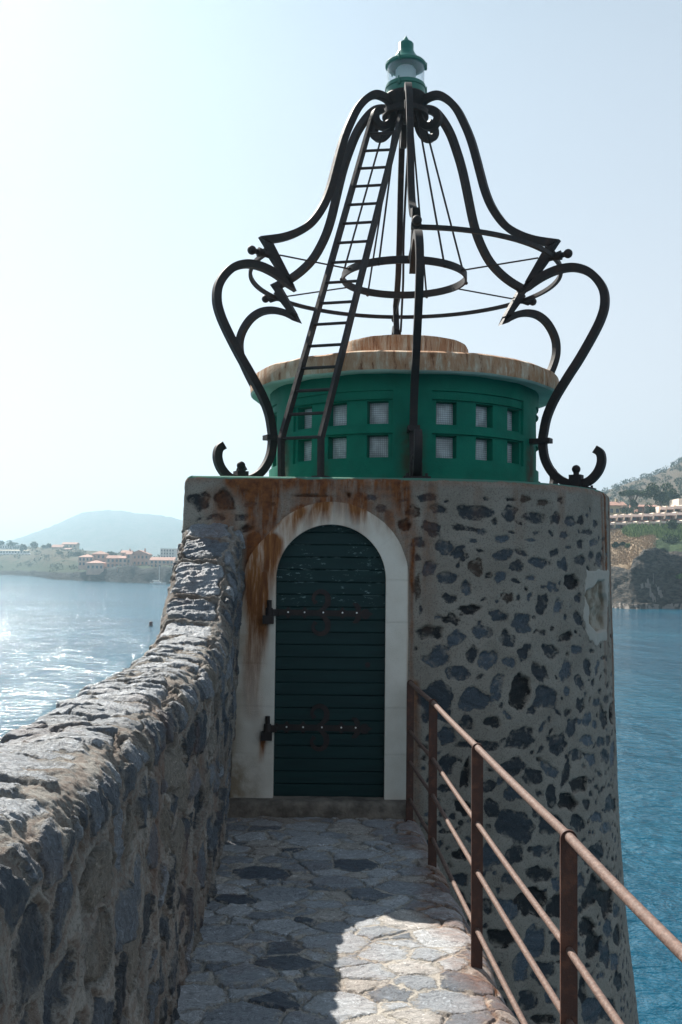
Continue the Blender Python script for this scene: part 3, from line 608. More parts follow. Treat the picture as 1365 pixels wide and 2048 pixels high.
# arched plaster surround
def surround():
    nb, k = 14, 0; P = []
    zs = np.linspace(0.10, ARC_C[1], 120)
    inner = [(ARC_C[0] - AR_IN, z) for z in zs] + [(ARC_C[0] - AR_IN * math.cos(a), ARC_C[1] + AR_IN * math.sin(a)) for a in np.linspace(0, math.pi, 150)[1:-1]] + [(ARC_C[0] + AR_IN, z) for z in zs[::-1]]
    outer = []
    for i, (x, z) in enumerate(inner):
        if i < len(zs):
            w = 0.285 - 0.06 * sstep(0.9, 1.675, z); outer.append((ARC_C[0] - AR_IN - w - (0.012 if z < .6 else 0), z))
        elif i >= len(inner) - len(zs): outer.append((ARC_C[0] + AR_IN + 0.163, z))
        else:
            a = math.pi - math.atan2(z - ARC_C[1], x - ARC_C[0]); r = AR_OUT - 0.004
            r = r + 0.062 * sstep(0.75, 0.0, a) if a < 1 else r
            outer.append((ARC_C[0] - r * math.cos(a), ARC_C[1] + r * math.sin(a)))
    inner, outer = np.array(inner), np.array(outer); n = len(inner)
    outer += np.stack([fbm(inner[:, 0] * 8 + 3, inner[:, 1] * 8, 61, 4) * np.where(inner[:, 0] < -.3, 0.03, 0.008), fbm(inner[:, 0] * 8, inner[:, 1] * 8 + 7, 62, 4) * 0.01], -1)
    ts = np.concatenate([[0, 0.0], np.linspace(0, 1, 26), [1.0]])
    ys = np.concatenate([[FY + 0.14, FY - 0.006], np.full(26, FY - 0.014), [FY + 0.03]])
    ys[2] = FY - 0.013
    Pn = np.zeros((n, len(ts), 3))
    for j, (t, y) in enumerate(zip(ts, ys)):
        tt = t if j > 1 else 0.0
        q = inner * (1 - tt) + outer * tt
        Pn[:, j, 0], Pn[:, j, 2] = q[:, 0], q[:, 1]; Pn[:, j, 1] = y
    Pn[:, 2:-1, 1] += fbm(Pn[:, 2:-1, 0] * 7, Pn[:, 2:-1, 2] * 7, 63, 4) * 0.008
    xx, zz = Pn[..., 0], Pn[..., 2]
    # ashlar joints
    joint = np.zeros(xx.shape)
    for zj in (1.672, 1.37, 1.07, 0.76, 0.43): joint = np.maximum(joint, 0.6 * sstep(0.006, 0.001, np.abs(zz - zj + 0.01 * fbm(xx * 5, zz * 0, int(zj * 100), 3))) * (zz < 1.69))
    an = np.arctan2(zz - ARC_C[1], xx - ARC_C[0])
    for aj in (0.62, 1.22, 1.75, 2.35): joint = np.maximum(joint, 0.5 * sstep(0.006, 0.001, np.abs(an - aj) * 0.5) * (zz > ARC_C[1]))
    dirt = 0.8 * sstep(0.55, 0.12, zz + 0.3 * fbm(xx * 6, zz * 6, 64, 4)) * sstep(-0.50, -0.60, xx) + 0.6 * sstep(-0.62, -0.74, xx + 0.1 * fbm(xx * 7, zz * 4, 65, 4))
    ru = rust_front(xx, zz); ru = np.maximum(ru, 0.75 * sstep(0.05, 0.0, np.abs(np.hypot(xx - ARC_C[0], zz - ARC_C[1]) - 0.56) + 0.02 * fbm(xx * 8, zz * 8, 66, 3)) * (zz > 1.6) * sstep(-0.2, -0.45, xx))
    ru = np.maximum(ru, 0.6 * sstep(0.475, 0.495, xx) * (zz > 0.6))
    npmesh('door_surround', Pn.reshape(-1, 3), gridfaces(n, len(ts)), M_ARCH, tower, dict(joint=joint, dirt=dirt, rust=ru), sharp=50)
surround()

# door of horizontal boards with iron strap hinges
mb = MB(); zb = 0.118; hb = 0.0905; DY = FY + 0.05
while zb < 2.09:
    z1 = min(zb + hb - 0.004, 2.085); zm = max(0, zb - ARC_C[1]); wd = AR_IN + 0.02 if zb < ARC_C[1] else math.sqrt(max(0.01, (AR_IN + 0.03) ** 2 - zm * zm))
    o_ = random.uniform(-0.0022, 0.0022); x0, x1 = ARC_C[0] - wd, ARC_C[0] + wd; b = 0.004
    prof = [(DY + 0.03, zb), (DY + o_ + b, zb), (DY + o_, zb + b), (DY + o_, z1 - b), (DY + o_ + b, z1), (DY + 0.03, z1)]
    mb.add([(x0, y, z) for y, z in prof] + [(x1, y, z) for y, z in prof], [(i, i + 1, i + 7, i + 6) for i in range(5)] + [(0, 1, 2, 3, 4, 5), (6, 7, 8, 9, 10, 11)])
    zb += hb
mb.box((ARC_C[0] - AR_IN - 0.03, DY + 0.028, 0.11), (ARC_C[0] + AR_IN + 0.03, DY + 0.05, 2.09))
door = mb.build('door', M_DOOR, tower, sharp=30)
def hz(zy_up):                                           # outline units of one hinge -> metres on the door
    K = 0.00362 / 4.55
    x0, zc = fpt(500, 1150 + 345 / 4.55)
    def fn(a, b, d): return (x0 + a * K, DY - 0.004 - d, zy_up - (b - 345) * K)
    return fn, K
def arcpts(cx, cy, r, a0, a1, n=14): return [(cx + r * math.cos(rad(a0 + (a1 - a0) * i / n)), cy + r * math.sin(rad(a0 + (a1 - a0) * i / n))) for i in range(n + 1)]
for zc in (fpt(640, 1226)[1], fpt(640, 1457)[1]):
    fn, K = hz(zc); mb = MB()
    mb.prism([(205, 318), (1000, 326), (1000, 378), (205, 370)], fn, 0.0, 0.0060)
    for q, bx in enumerate((345, 495, 840)): mb.prism([(bx - 60, 345), (bx - 22, 318), (bx, 290), (bx + 22, 318), (bx + 60, 345), (bx + 22, 376), (bx, 402), (bx - 22, 376)], fn, -0.001, 0.0064 + q * 0.0001)
    for sg in (1, -1):
        pts = [(600, 345), (660, 345 - sg * 30), (705, 345 - sg * 80)] + [(640 + 68 * math.cos(rad(a)), 345 - sg * (125 + 68 * math.sin(rad(a)))) for a in range(-10, 200, 15)] + [(585, 345 - sg * 90), (605, 345 - sg * 105)]
        ws = [20, 36, 52] + [52 - 1.8 * i for i in range(14)] + [22, 30]
        mb.strip(pts, ws, fn, -0.001, 0.0068 + sg * 0.0003)
        mb.strip([(985, 345), (985, 345 - sg * 45), (965, 345 - sg * 75), (935, 345 - sg * 88)], [40, 50, 40, 12], fn, -0.001, 0.0074 + sg * 0.0003)
    mb.prism(arcpts(1050, 352, 46, 40, 320, 16) + [(1075, 325), (1120, 352), (1075, 380)], fn, -0.001, 0.0080)
    for bx in (345, 495, 665, 840, 970):
        p = Vector(fn(bx, 342, 0)); mb.tube([p, p + Vector((0, -0.0115, 0))], 0.0062, 8, 1)
    mb.build('strap_hinge', [M_HINGE, M_BRASS], door)
    mb = MB(); p0 = fn(180, 345, 0); yk = FY - 0.045
    mb.cyl((p0[0], yk, zc - 0.045), (p0[0], yk, zc + 0.035), 0.026, 16).cyl((p0[0], yk, zc + 0.03), (p0[0], yk, zc + 0.09), 0.017, 14)
    mb.box((p0[0] - 0.045, yk - 0.028, zc - 0.078), (p0[0] + 0.032, FY + 0.02, zc - 0.02)); mb.box((p0[0], yk - 0.01, zc - 0.022), (p0[0] + 0.06, yk + 0.012, zc + 0.026)); mb.box((p0[0] + 0.05, yk - 0.004, zc - 0.0218), (p0[0] + 0.066, DY, zc + 0.0258))
    mb.build('hinge_pin', M_HINGE, door)
xk, zk = fpt(736, 1331); mb = MB(); mb.cyl((xk, DY - 0.008, zk), (xk, DY + 0.01, zk), 0.019, 18).cyl((xk, DY - 0.014, zk + 0.003), (xk, DY, zk + 0.003), 0.008, 10)
mb.build('keyhole_plate', M_HINGE, door)
# worn step slab
sx = np.linspace(-0.78, 0.50, 110); prof = [(7.085, -0.03), (7.085, 0.05), (7.088, 0.095), (7.10, 0.113), (7.13, 0.118), (7.28, 0.119)]
st = []
for x in sx:
    for y, z in prof: st.append((x, y + 0.02 * fbm(np.array([x * 5]), np.array([z * 9]), 5, 4)[0], z + 0.012 * fbm(np.array([x * 4]), np.array([y * 5]), 9, 4)[0]))
npmesh('door_step', np.array(st), gridfaces(len(sx), len(prof)), M_STEP, tower)

# ------------------------------------------------------------------ green lantern drum with glass blocks
DR = 1.21
drum_bot, drum_top = 2.425, 3.305
def drum():
    T = set(); Zs = set(np.linspace(drum_bot, drum_top, 60))
    win, pan = [], []
    for k in range(6):
        c = -120 + 60 * k; pan.append((c - 22.6, c + 22.6)); win += [(c + o_ - 4.1, c + o_ + 4.1) for o_ in (-16.7, 0, 16.7)]
    rows = [(2.636, 2.812), (2.903, 3.082)]
    base = np.arange(-180, 180, 1.0)
    ed = []
    for a, b in pan + win: ed += [a - 0.06, a + 0.06, b - 0.06, b + 0.06]
    ths = np.array(sorted(set(np.round(np.concatenate([base, [((e + 180) % 360) - 180 for e in ed]]), 4))))
    ez = []
    for a, b in rows + [(3.10, 3.165)]: ez += [a - 0.0015, a + 0.0015, b - 0.0015, b + 0.0015]
    for a, b in rows: ez += [a - 0.02, a - 0.018, b + 0.012, b + 0.014]
    zs = np.array(sorted(set(np.round(np.concatenate([np.linspace(drum_bot, drum_top, 40), ez]), 4))))
    TH, ZZ = np.meshgrid(ths, zs, indexing='ij'); Rr = np.full(TH.shape, DR)
    Rr += 0.03 * sstep(0.06, 0.0, ZZ - drum_bot)                     # coved foot
    def inside(lst):
        m = np.zeros(TH.shape, bool)
        for a, b in lst:
            d = (TH - (a + b) / 2 + 180) % 360 - 180; m |= np.abs(d) < (b - a) / 2
        return m
    ip, iw = inside(pan), inside(win); ir = np.zeros(TH.shape, bool); irb = np.zeros(TH.shape, bool)
    for a, b in rows: ir |= (ZZ > a) & (ZZ < b); irb |= (ZZ > a - 0.019) & (ZZ < b + 0.013)
    Rr[ip & (ZZ > 3.10) & (ZZ < 3.165)] -= 0.016
    Rr[ip & irb] -= 0.022; Rr[iw & ir] -= 0.075
    Rr += fbm(TH * 0.2, ZZ * 9, 71, 3) * 0.006
    t = np.radians(TH)
    V = np.stack([AX + Rr * np.cos(t), AY + Rr * np.sin(t), ZZ], -1).reshape(-1, 3)
    ru = np.zeros(TH.shape)
    for k in range(6):
        d = np.abs((TH - (-90 + 60 * k) + 180) % 360 - 180) * DR * math.pi / 180
        ru = np.maximum(ru, 0.9 * sstep(0.15, 0.02, d + 0.06 * fbm(TH * .3, ZZ * 3, 72, 3)) * sstep(2.9, 2.75, ZZ + 0.15 * fbm(TH * .5, ZZ * 2, 73, 3)))
    d = np.abs(TH + 126) * DR * math.pi / 180; ru = np.maximum(ru, 0.5 * sstep(0.10, 0.02, d) * sstep(2.75, 2.5, ZZ))
    ru = np.maximum(ru, 0.35 * sstep(2.50, 2.43, ZZ + 0.08 * fbm(TH * .4, ZZ, 74, 3)))
    o = npmesh('lantern_drum', V, gridfaces(len(ths), len(zs), True), M_GREEN, tower, dict(rust=ru), smooth=True, sharp=28)
    for a, b in win:
        for z0, z1 in rows:
            n = 7; tt = np.radians(np.linspace(a + 0.15, b - 0.15, n)); vz = np.linspace(z0 + 0.004, z1 - 0.004, n)
            A, B = np.meshgrid(tt, vz, indexing='ij'); u, v = np.meshgrid(np.linspace(0, 1, n), np.linspace(0, 1, n), indexing='ij')
            rr = DR - 0.088 + 0.006 * np.minimum(np.minimum(u, 1 - u), np.minimum(v, 1 - v)) ** 0.3 * 2
            W = np.stack([AX + rr * np.cos(A), AY + rr * np.sin(A), B], -1).reshape(-1, 3)
            npmesh('glass_block', W, gridfaces(n, n), M_BLOCK, o, dict(gu=u, gv=v))
    return o
drum_o = drum()
def roughlathe(prof, n, seed, amp, name, mats, parent, midx=None, sharp=30):
    th = np.linspace(0, 2 * math.pi, n, endpoint=False); P = np.array(prof)
    r = P[None, :, 0] + amp * fbm(np.cos(th)[:, None] * 6 + P[None, :, 1] * 3, np.sin(th)[:, None] * 6 + P[None, :, 0], seed, 4) * (P[None, :, 0] > 0.1)
    z = P[None, :, 1] + amp * 0.8 * fbm(np.cos(th)[:, None] * 5 + 9, np.sin(th)[:, None] * 5 + P[None, :, 0] * 2, seed + 3, 4)
    V = np.stack([AX + r * np.cos(th)[:, None], AY + r * np.sin(th)[:, None], z + 0 * r], -1).reshape(-1, 3)
    F = gridfaces(n, len(prof), True); q = len(prof) - 1
    return npmesh(name, V, F, mats, parent, sharp=sharp, midx=(np.tile(np.array(midx), n) if midx else None))
roughlathe([(1.19, 3.30), (1.33, 3.285), (1.365, 3.282), (1.385, 3.295), (1.39, 3.34), (1.388, 3.40), (1.38, 3.435), (1.35, 3.452), (1.0, 3.475), (0.5, 3.49), (0.01, 3.49)], 160, 81, 0.022, 'roof_slab', [M_ROOF, M_SOFFIT], drum_o, [1, 1, 1, 0, 0, 0, 0, 0, 0, 0])
roughlathe([(0.585, 3.46), (0.587, 3.60), (0.588, 3.73), (0.575, 3.755), (0.54, 3.765), (0.01, 3.775)], 120, 91, 0.014, 'roof_cap', M_ROOF, drum_o)

# ------------------------------------------------------------------ wrought iron cage over the drum
cage = thing('iron_lantern_cage', (AX, AY, TOPZ), 'dark wrought iron cage of six scrolled ribs carrying the green lamp', 'ironwork')
hook = [(0.255, 5.932), (0.318, 5.892), (0.330, 5.835), (0.298, 5.788), (0.232, 5.782), (0.172, 5.832), (0.142, 5.92), (0.150, 5.99), (0.205, 6.045), (0.317, 6.057), (0.416, 5.997), (0.515, 5.88), (0.598, 5.711), (0.656, 5.562), (0.704, 5.398), (0.743, 5.25), (0.786, 5.094), (0.842, 4.949), (0.921, 4.815), (1.005, 4.716), (1.122, 4.632), (1.256, 4.568), (1.412, 4.520)]
leaf = [(1.178, 4.178), (1.235, 4.212), (1.331, 4.256), (1.45, 4.288), (1.578, 4.288), (1.692, 4.243), (1.779, 4.159), (1.833, 4.056), (1.841, 3.942), (1.812, 3.833), (1.749, 3.707), (1.632, 3.514), (1.526, 3.36), (1.418, 3.191), (1.353, 3.048), (1.323, 2.914), (1.314, 2.825), (1.334, 2.689), (1.400, 2.568), (1.495, 2.494), (1.6, 2.468), (1.701, 2.487), (1.775, 2.555), (1.810, 2.639), (1.802, 2.714), (1.759, 2.750)]
prof = catmull(hook, 6) + catmull(leaf, 6)
def rad_fn(th):
    c, s = math.cos(th), math.sin(th); return lambda a, b, d: (AX + a * c - d * s, AY + a * s + d * c, b)
def make_rib(th):
    fn = rad_fn(th)
    mb = MB(); ws = [0.066] * len(prof)
    mb.strip([tuple(p) for p in prof], ws, fn, -0.029, 0.029, limit=2.5)
    mb.strip([(1.385, 4.475), (1.185, 4.200)], [0.092, 0.05], fn, -0.0275, 0.0275)
    rib = mb.build('rib', M_IRON, cage, sharp=40)
    b = MB(); P = lambda r, z, d=0: fn(r, z, d)
    b.cyl(P(1.29, 4.395), P(1.40, 4.403), 0.030, 14).tube([P(1.395, 4.403), P(1.40, 4.403), P(1.475, 4.408), P(1.478, 4.408), P(1.50, 4.41)], [0.024, 0.027, 0.041, 0.024, 0.022], 16)
    b.sphere(P(1.533, 4.413), 0.039); b.build('finial_pin', M_IRON, rib)
    b = MB(); b.box((-0.05, -0.045, 2.425), (0.05, 0.045, 2.545)); b.cyl((0, 0, 2.54), (0, 0, 2.565), 0.024, 12).sphere((0, 0, 2.592), 0.036)
    b.box((-0.14, -0.10, 2.421), (0.14, 0.10, 2.436))
    for sx_ in (-.11, .11):
        for sy_ in (-.07, .07): b.cyl((sx_, sy_, 2.43), (sx_, sy_, 2.46), 0.011, 8)
    b.v = [P(1.60 + x, z, y) for x, y, z in b.v]; b.build('foot_anchor', M_IRON, rib)
    b = MB(); b.box((1.19, -0.045, 2.822), (1.375, -0.0295, 2.862)); b.box((1.19, 0.0295, 2.822), (1.375, 0.045, 2.862)); b.box((1.366, -0.046, 2.8215), (1.386, 0.046, 2.8625)); b.box((1.175, -0.06, 2.80), (1.195, 0.06, 2.885)); b.box((1.193, -0.028, 2.824), (1.28, 0.028, 2.860))
    b.v = [P(x, z, y) for x, y, z in b.v]; b.build('wall_clamp', M_IRON, rib)
    return rib
rib0 = make_rib(rad(-30))
for k in range(1, 6):
    r = rib0.copy(); COL.objects.link(r); r.rotation_euler = (0, 0, rad(60 * k))
    for ch in list(rib0.children):
        c = ch.copy(); COL.objects.link(c); c.parent = r
def ringpts(r, z, a0, a1, n): return [(AX + r * math.cos(rad(a0 + (a1 - a0) * i / n)), AY + r * math.sin(rad(a0 + (a1 - a0) * i / n)), z) for i in range(n + 1)]
MB().tube(ringpts(1.405, 4.405, -91.5, 211.5, 110), 0, 4, flat=(0.017, 0.016)).build('outer_ring', M_IRON, cage)
MB().tube(ringpts(0.563, 4.41, 0, 360, 80)[:-1], 0, 4, closed=True, flat=(0.033, 0.010)).build('inner_ring', M_IRON, cage)
for k in range(6):
    c, s = math.cos(rad(30 + 60 * k)), math.sin(rad(30 + 60 * k))
    MB().cyl((AX + .55 * c, AY + .55 * s, 4.405), (AX + 1.27 * c, AY + 1.30 * s, 4.41), 0.0075, 8).sphere((AX + .585 * c, AY + .585 * s, 4.405), 0.016).build('tie_rod', M_IRON, cage)
    c, s = math.cos(rad(60 * k + 4)), math.sin(rad(60 * k + 4)); P0, P1 = Vector((AX + .16 * c, AY + .16 * s, 5.95)), Vector((AX + .575 * c, AY + .575 * s, 4.385))
    pts = [P0.lerp(P1, i / 90) for i in range(91)]
    MB().tube(pts, 0, 4, flat=(0.0085, 0.0045), twist=0.55).sphere(tuple(P1), 0.017).build('twisted_cable', M_IRON, cage)
hub = MB().lathe([(0.0, 5.90), (0.13, 5.90), (0.15, 5.93), (0.155, 6.0), (0.19, 6.05), (0.20, 6.10), (0.19, 6.115), (0.0, 6.115)], (AX, AY), 32)
hub.lathe([(0.175, 5.915), (0.215, 5.915), (0.215, 5.965), (0.175, 5.965), (0.175, 5.915)], (AX, AY), 40)
hub.build('hub', M_IRON, cage)
# power cable clipped to the rear rib
pts = [(AX + 0.045 + 0.01 * math.sin(i * 1.7), AY + r - 0.045, z) for i, (r, z) in enumerate([(0.12, 5.9), (0.45, 5.8), (0.62, 5.4), (0.76, 5.0), (1.0, 4.68), (1.2, 4.5), (1.15, 4.2), (1.3, 4.2), (1.35, 4.0), (1.3, 3.7), (1.2, 3.5)])]
MB().tube([tuple(p) for p in catmull(pts, 5)], 0.012, 7).build('power_cable', M_IRON, cage)

# ------------------------------------------------------------------ ladder
ladder = thing('ladder', (-0.30, 7.38, TOPZ), 'dark iron ladder leaning from the tower platform up to the lamp', 'ladder')
lt = [Vector((-0.452, 7.47, 2.42)), Vector((-0.458, 7.47, 2.72)), Vector((0.245, 8.86, 5.85))]
rt = [Vector((-0.152, 7.30, 2.42)), Vector((-0.154, 7.30, 2.715)), Vector((0.50, 8.72, 5.80))]
rung_dir = (rt[1] - lt[1]).normalized()
for a in (lt, rt):
    mb = MB(); nrm = rung_dir
    for i in range(2): mb.rectbar(a[i], a[i + 1] + (a[i + 1] - a[i]).normalized() * (0.012 if i == 0 else 0), 0.030, 0.056, up=(rung_dir.y, -rung_dir.x, 0))
    mb.box((a[0].x - .05, a[0].y - .05, 2.4205), (a[0].x + .05, a[0].y + .05, 2.432), rz=-0.5)
    mb.build('stringer', M_IRON, ladder)
nr = 16
for k in range(nr):
    t = (k + 0.04) / nr; MB().cyl(lt[1].lerp(lt[2], t), rt[1].lerp(rt[2], t), 0.0125, 10).build('rung', M_IRON, ladder)

# ------------------------------------------------------------------ signal lamp
lamp = thing('signal_lamp', (AX, AY, 6.11), 'green painted signal lamp with clear glass on top of the iron cage', 'lamp')
LC = (AX, AY)
MB().lathe([(0.0, 6.108), (0.172, 6.108), (0.182, 6.112), (0.182, 6.175), (0.190, 6.178), (0.190, 6.195), (0.182, 6.199), (0.182, 6.215), (0.172, 6.222), (0.0, 6.222)], LC, 48).build('lamp_base', M_LAMPGREEN, lamp)
MB().lathe([(0.172, 6.222), (0.174, 6.30), (0.172, 6.396)], LC, 48).build('lamp_glass', M_LGLASS, lamp)
pr = [(0.0, 6.235), (0.085, 6.235)]
for i in range(9): pr += [(0.088, 6.245 + i * 0.014), (0.095, 6.249 + i * 0.014), (0.088, 6.256 + i * 0.014)]
MB().lathe(pr + [(0.08, 6.385), (0.0, 6.39)], LC, 36).build('fresnel_lens', M_FRESNEL, lamp)
MB().lathe([(0.155, 6.395), (0.184, 6.392), (0.190, 6.398), (0.190, 6.418), (0.184, 6.424), (0.180, 6.430), (0.150, 6.447), (0.118, 6.476), (0.092, 6.512), (0.078, 6.540), (0.072, 6.55), (0.072, 6.612), (0.066, 6.622), (0.03, 6.65), (0.008, 6.685), (0.0, 6.70)], LC, 48).build('lamp_cap', M_LAMPGREEN, lamp)
for az in (-112, 8, 128):
    c, s = math.cos(rad(az)), math.sin(rad(az))
    for z in (6.155, 6.385):
        mb = MB(); mb.box((AX + .190 * c - .009, AY + .190 * s - .009, z), (AX + .190 * c + .009, AY + .190 * s + .009, z + 0.052)); mb.cyl((AX + .197 * c, AY + .197 * s, z + .01), (AX + .197 * c, AY + .197 * s, z + 0.07), 0.006, 8)
        mb.build('clamp_screw', M_LAMPGREEN, lamp)

# ------------------------------------------------------------------ walkway paving
def inner_foot(y): return -0.631 - 0.0357 * (y - 3.95)
def edge_x(y): return 0.575 + (7.34 - y) * 0.052
def walkway():
    yc = np.concatenate([np.arange(3.6, 5.4, 0.0055), np.arange(5.4, 7.24, 0.008)]); yb = np.concatenate([np.linspace(-4, 1.5, 24), np.arange(1.55, 3.59, 0.03)]); ys = np.concatenate([yb, yc])
    ts = np.concatenate([[-0.5, -0.3], np.arange(-0.14, 1.62, 0.006), np.linspace(1.64, 2.2, 12), [3.5, 6.0, 10.0]])   # across: metres from the wall foot, runs over the edge and down
    sts = []; rg = np.random.default_rng(21); y = 1.0
    for r0, n_try in ((0.14, 160), (0.10, 700), (0.07, 1500), (0.042, 1600)):      # crazy paving, large slabs first
        for _ in range(n_try):
            u, v, r = rg.uniform(-0.2, 1.6), rg.uniform(1.0, 7.4), r0 * rg.uniform(0.8, 1.25)
            if all(math.hypot(u - q[0], (v - q[1]) * 1.3) > (r + q[2]) * 0.92 for q in sts):
                tn = min(0.8, rg.choice([rg.uniform(0.0, 0.2), rg.uniform(0.3, 0.7)], p=[.16, .84])) if rg.random() < 0.82 else rg.uniform(0.84, 1.0)
                sts.append((u, v, r, tn, rg.uniform(0.003, 0.012)))
    sd, tone, grain, ID = slab_field(ts, ys, sts, 31)
    T, Yg = np.meshgrid(ts, ys, indexing='ij')
    E = edge_x(Yg) - inner_foot(Yg); rr = 0.11
    h = RNG.uniform(-0.006, 0.005, len(sts))[np.clip(ID, 0, None)]
    inst = sstep(-0.004, 0.006, sd + 0.016 * fbm(T * 25, Yg * 25, 330, 4))
    disp = 0.008 * fbm(T * 30, Yg * 30, 33, 4) + 0.03 * fbm(T * 3, Yg * 3, 34, 4) + inst * (0.002 + h * 0.7 + 0.011 * fbm(grain * 14, T * 3, 35, 5) + 0.010 * fbm(T * 6, Yg * 9, 36, 4))
    crk = sstep(0.010, 0.0, np.abs(sd + 0.002)) * sstep(0.50, 0.62, fbm(T * 4, Yg * 4, 331, 3) + 0.5); disp -= 0.012 * crk
    disp *= sstep(1.5, 1.65, Yg) * 0.999 + 0.001
    over = np.maximum(0, T - (E - rr)); a = np.clip(over / rr, 0, math.pi / 2)          # arc over the edge, then straight down
    down = np.maximum(0, over - rr * math.pi / 2); base = np.minimum(T, E - rr)
    Xg = inner_foot(Yg) + base + (rr + disp) * np.sin(a) + down * 0.06; Zg = -rr + (rr + disp) * np.cos(a) - down
    Xg = np.where(over > 0, Xg, inner_foot(Yg) + T); Zg = np.where(over > 0, Zg, disp)
    rust = np.zeros(T.shape)
    for py in (7.34, 6.04, 4.555, 3.08):
        d = np.hypot(T - (edge_x(py) - 0.06 - inner_foot(py)) - 0.02, (Yg - py) * 0.8 + 0.10) + 0.05 * fbm(T * 8, Yg * 8, 37, 4); rust = np.maximum(rust, 0.95 * sstep(0.24, 0.02, d))
    rust = np.maximum(rust, 0.6 * sstep(1.06, 1.22, T + 0.30 * fbm(T * 5, Yg * 4, 38, 4)))
    rust = np.maximum(rust, 0.15 * sstep(0.55, 0.65, fbm(T * 4, Yg * 4, 39, 4) + 0.5))
    rust = np.maximum(rust, 0.28 * sstep(6.5, 7.1, Yg + 0.5 * fbm(T * 4, Yg * 4, 40, 4)))
    rust = rust * (0.65 + 0.35 * (1 - inst))
    V = np.stack([Xg, Yg, Zg], -1).reshape(-1, 3)
    o = npmesh('walkway', V, gridfaces(len(ts), len(ys)), M_FLOOR, None, dict(sd=sd, tone=tone, grain=grain, rust=rust), loc=(0, 3, 0))
    o['kind'] = 'structure'
walkway()

# ------------------------------------------------------------------ rubble parapet sweeping up to the tower
def parapet():
    PY = np.array([-4, 0, 3.3, 4.6, 5.4, 5.9, 6.2, 6.4, 6.6, 6.8, 7.0, 7.13, 7.22]); PH = np.array([1.2, 1.2, 1.203, 1.222, 1.244, 1.285, 1.36, 1.49, 1.655, 1.81, 1.945, 2.03, 2.075])
    yy = np.linspace(-4, 7.22, 4000); hh = np.interp(yy, PY, PH)
    k = np.exp(-np.linspace(-2.5, 2.5, 81) ** 2); k /= k.sum(); hp = np.pad(hh, 40, mode='edge'); hs = np.convolve(hp, k, 'valid'); hs[-60:] = hh[-60:] * np.linspace(0, 1, 60) + hs[-60:] * np.linspace(1, 0, 60)
    hh = hs
    L = np.concatenate([[0], np.cumsum(np.hypot(np.diff(yy), np.diff(hh)))])
    s0 = np.interp(0.9, yy, L); s1 = np.interp(4.2, yy, L)
    S = np.concatenate([np.linspace(0, s0, 25)[:-1], np.arange(s0, s1, 0.0048), np.arange(s1, L[-1], 0.0075)])
    ys, hs = np.interp(S, L, yy), np.interp(S, L, hh)
    dyds = np.gradient(ys, S); dhds = np.gradient(hs, S)
    # perimeter: outer face up, rounded shoulder, crown, big inner shoulder, inner face down
    U = np.concatenate([[-6.0, -3.0, -1.2, -0.8], np.arange(-0.6, -0.3, 0.012), np.arange(-0.3, 0.6, 0.0052), np.arange(0.6, 1.72, 0.0068)])
    # U = 0 is the middle of the crown; half crown 0.13, shoulder arc lengths ~.10 outer ~.16 inner
    ro, ri, hw_o, hw_i = 0.07, 0.13, 0.12, 0.15
    sts = []; rg = np.random.default_rng(44); s = 0.0
    s_ramp0 = np.interp(6.08, yy, L); s_end = L[-1]
    while s < s_ramp0 - 0.04:                            # crown slabs laid across
        w = rg.uniform(0.05, 0.11) if s > np.interp(4.4, yy, L) else rg.uniform(0.075, 0.17)
        c = rg.uniform(-0.02, 0.05); hwid = rg.uniform(0.13, 0.20)
        if rg.random() < 0.3:
            sp = rg.uniform(-0.05, 0.06); sts.append((sp - 0.10, s + w / 2, 0.085, w * 0.5, rg.uniform(-.1, .1), rg.uniform(0.6, 0.8), rg.uniform(0.004, 0.012))); sts.append((sp + 0.09, s + w / 2, 0.08, w * 0.5, rg.uniform(-.15, .15), rg.uniform(0.55, 0.8), rg.uniform(0.004, 0.014)))
        else: sts.append((c, s + w / 2, hwid, w * 0.5, rg.uniform(-0.1, 0.1), rg.uniform(0.62, 0.8) if rg.random() < .9 else rg.uniform(.84, 1), rg.uniform(0.007, 0.016)))
        s += w + rg.uniform(0.0, 0.02)
    hts = [0.15, 0.17, 0.25, 0.20, 0.15]; s = s_ramp0 + 0.01; tot = s_end - s; f = tot / sum(hts)
    for q in hts:                                        # squared blocks up the sweep
        w = q * f; sts.append((0.02, s + w / 2, 0.165, w / 2, rg.uniform(-0.03, 0.03), rg.uniform(0.5, 0.8), 0.022)); s += w
    for side in (-1, 1):                                 # shoulders
        s = 0.0
        while s < s_end:
            w = rg.uniform(0.07, 0.17); r_ = rg.uniform(0.05, 0.085)
            sts.append((side * (0.26 + rg.uniform(-.02, .025)) + (0.05 if side > 0 else 0), s + w / 2, r_, w * 0.52, rg.uniform(-0.6, 0.6), rg.uniform(0.15, 0.8) if rg.random() < .8 else rg.uniform(.84, 1), rg.uniform(0.004, 0.022))); s += w
    u = 0.40
    while u < 1.75:                                      # inner face
        hgt = rg.uniform(0.10, 0.20); s = rg.uniform(-0.1, 0)
        while s < s_end + 0.1:
            w = rg.uniform(0.13, 0.36) if rg.random() < 0.75 else rg.uniform(0.06, 0.11)
            tn = rg.choice([rg.uniform(0.0, 0.3), rg.uniform(0.2, 0.62), rg.uniform(0.5, 0.72)], p=[.4, .45, .15]) if rg.random() < 0.78 else rg.uniform(0.84, 1.0)
            sts.append((u + hgt / 2 + rg.uniform(-.05, .05), s + w / 2 + rg.uniform(-.02, .02), hgt / 2 * rg.uniform(.75, 1.1), w / 2 * rg.uniform(.8, 1.05), rg.uniform(-0.7, 0.7), tn, rg.uniform(0.006, 0.034)))
            s += w
        u += hgt
    u = -0.33
    while u > -0.7:
        s = 0
        while s < s_end: w = rg.uniform(.1, .3); sts.append((u - .05, s + w / 2, .055, w / 2, 0, rg.uniform(0, 1), .01)); s += w
        u -= 0.11
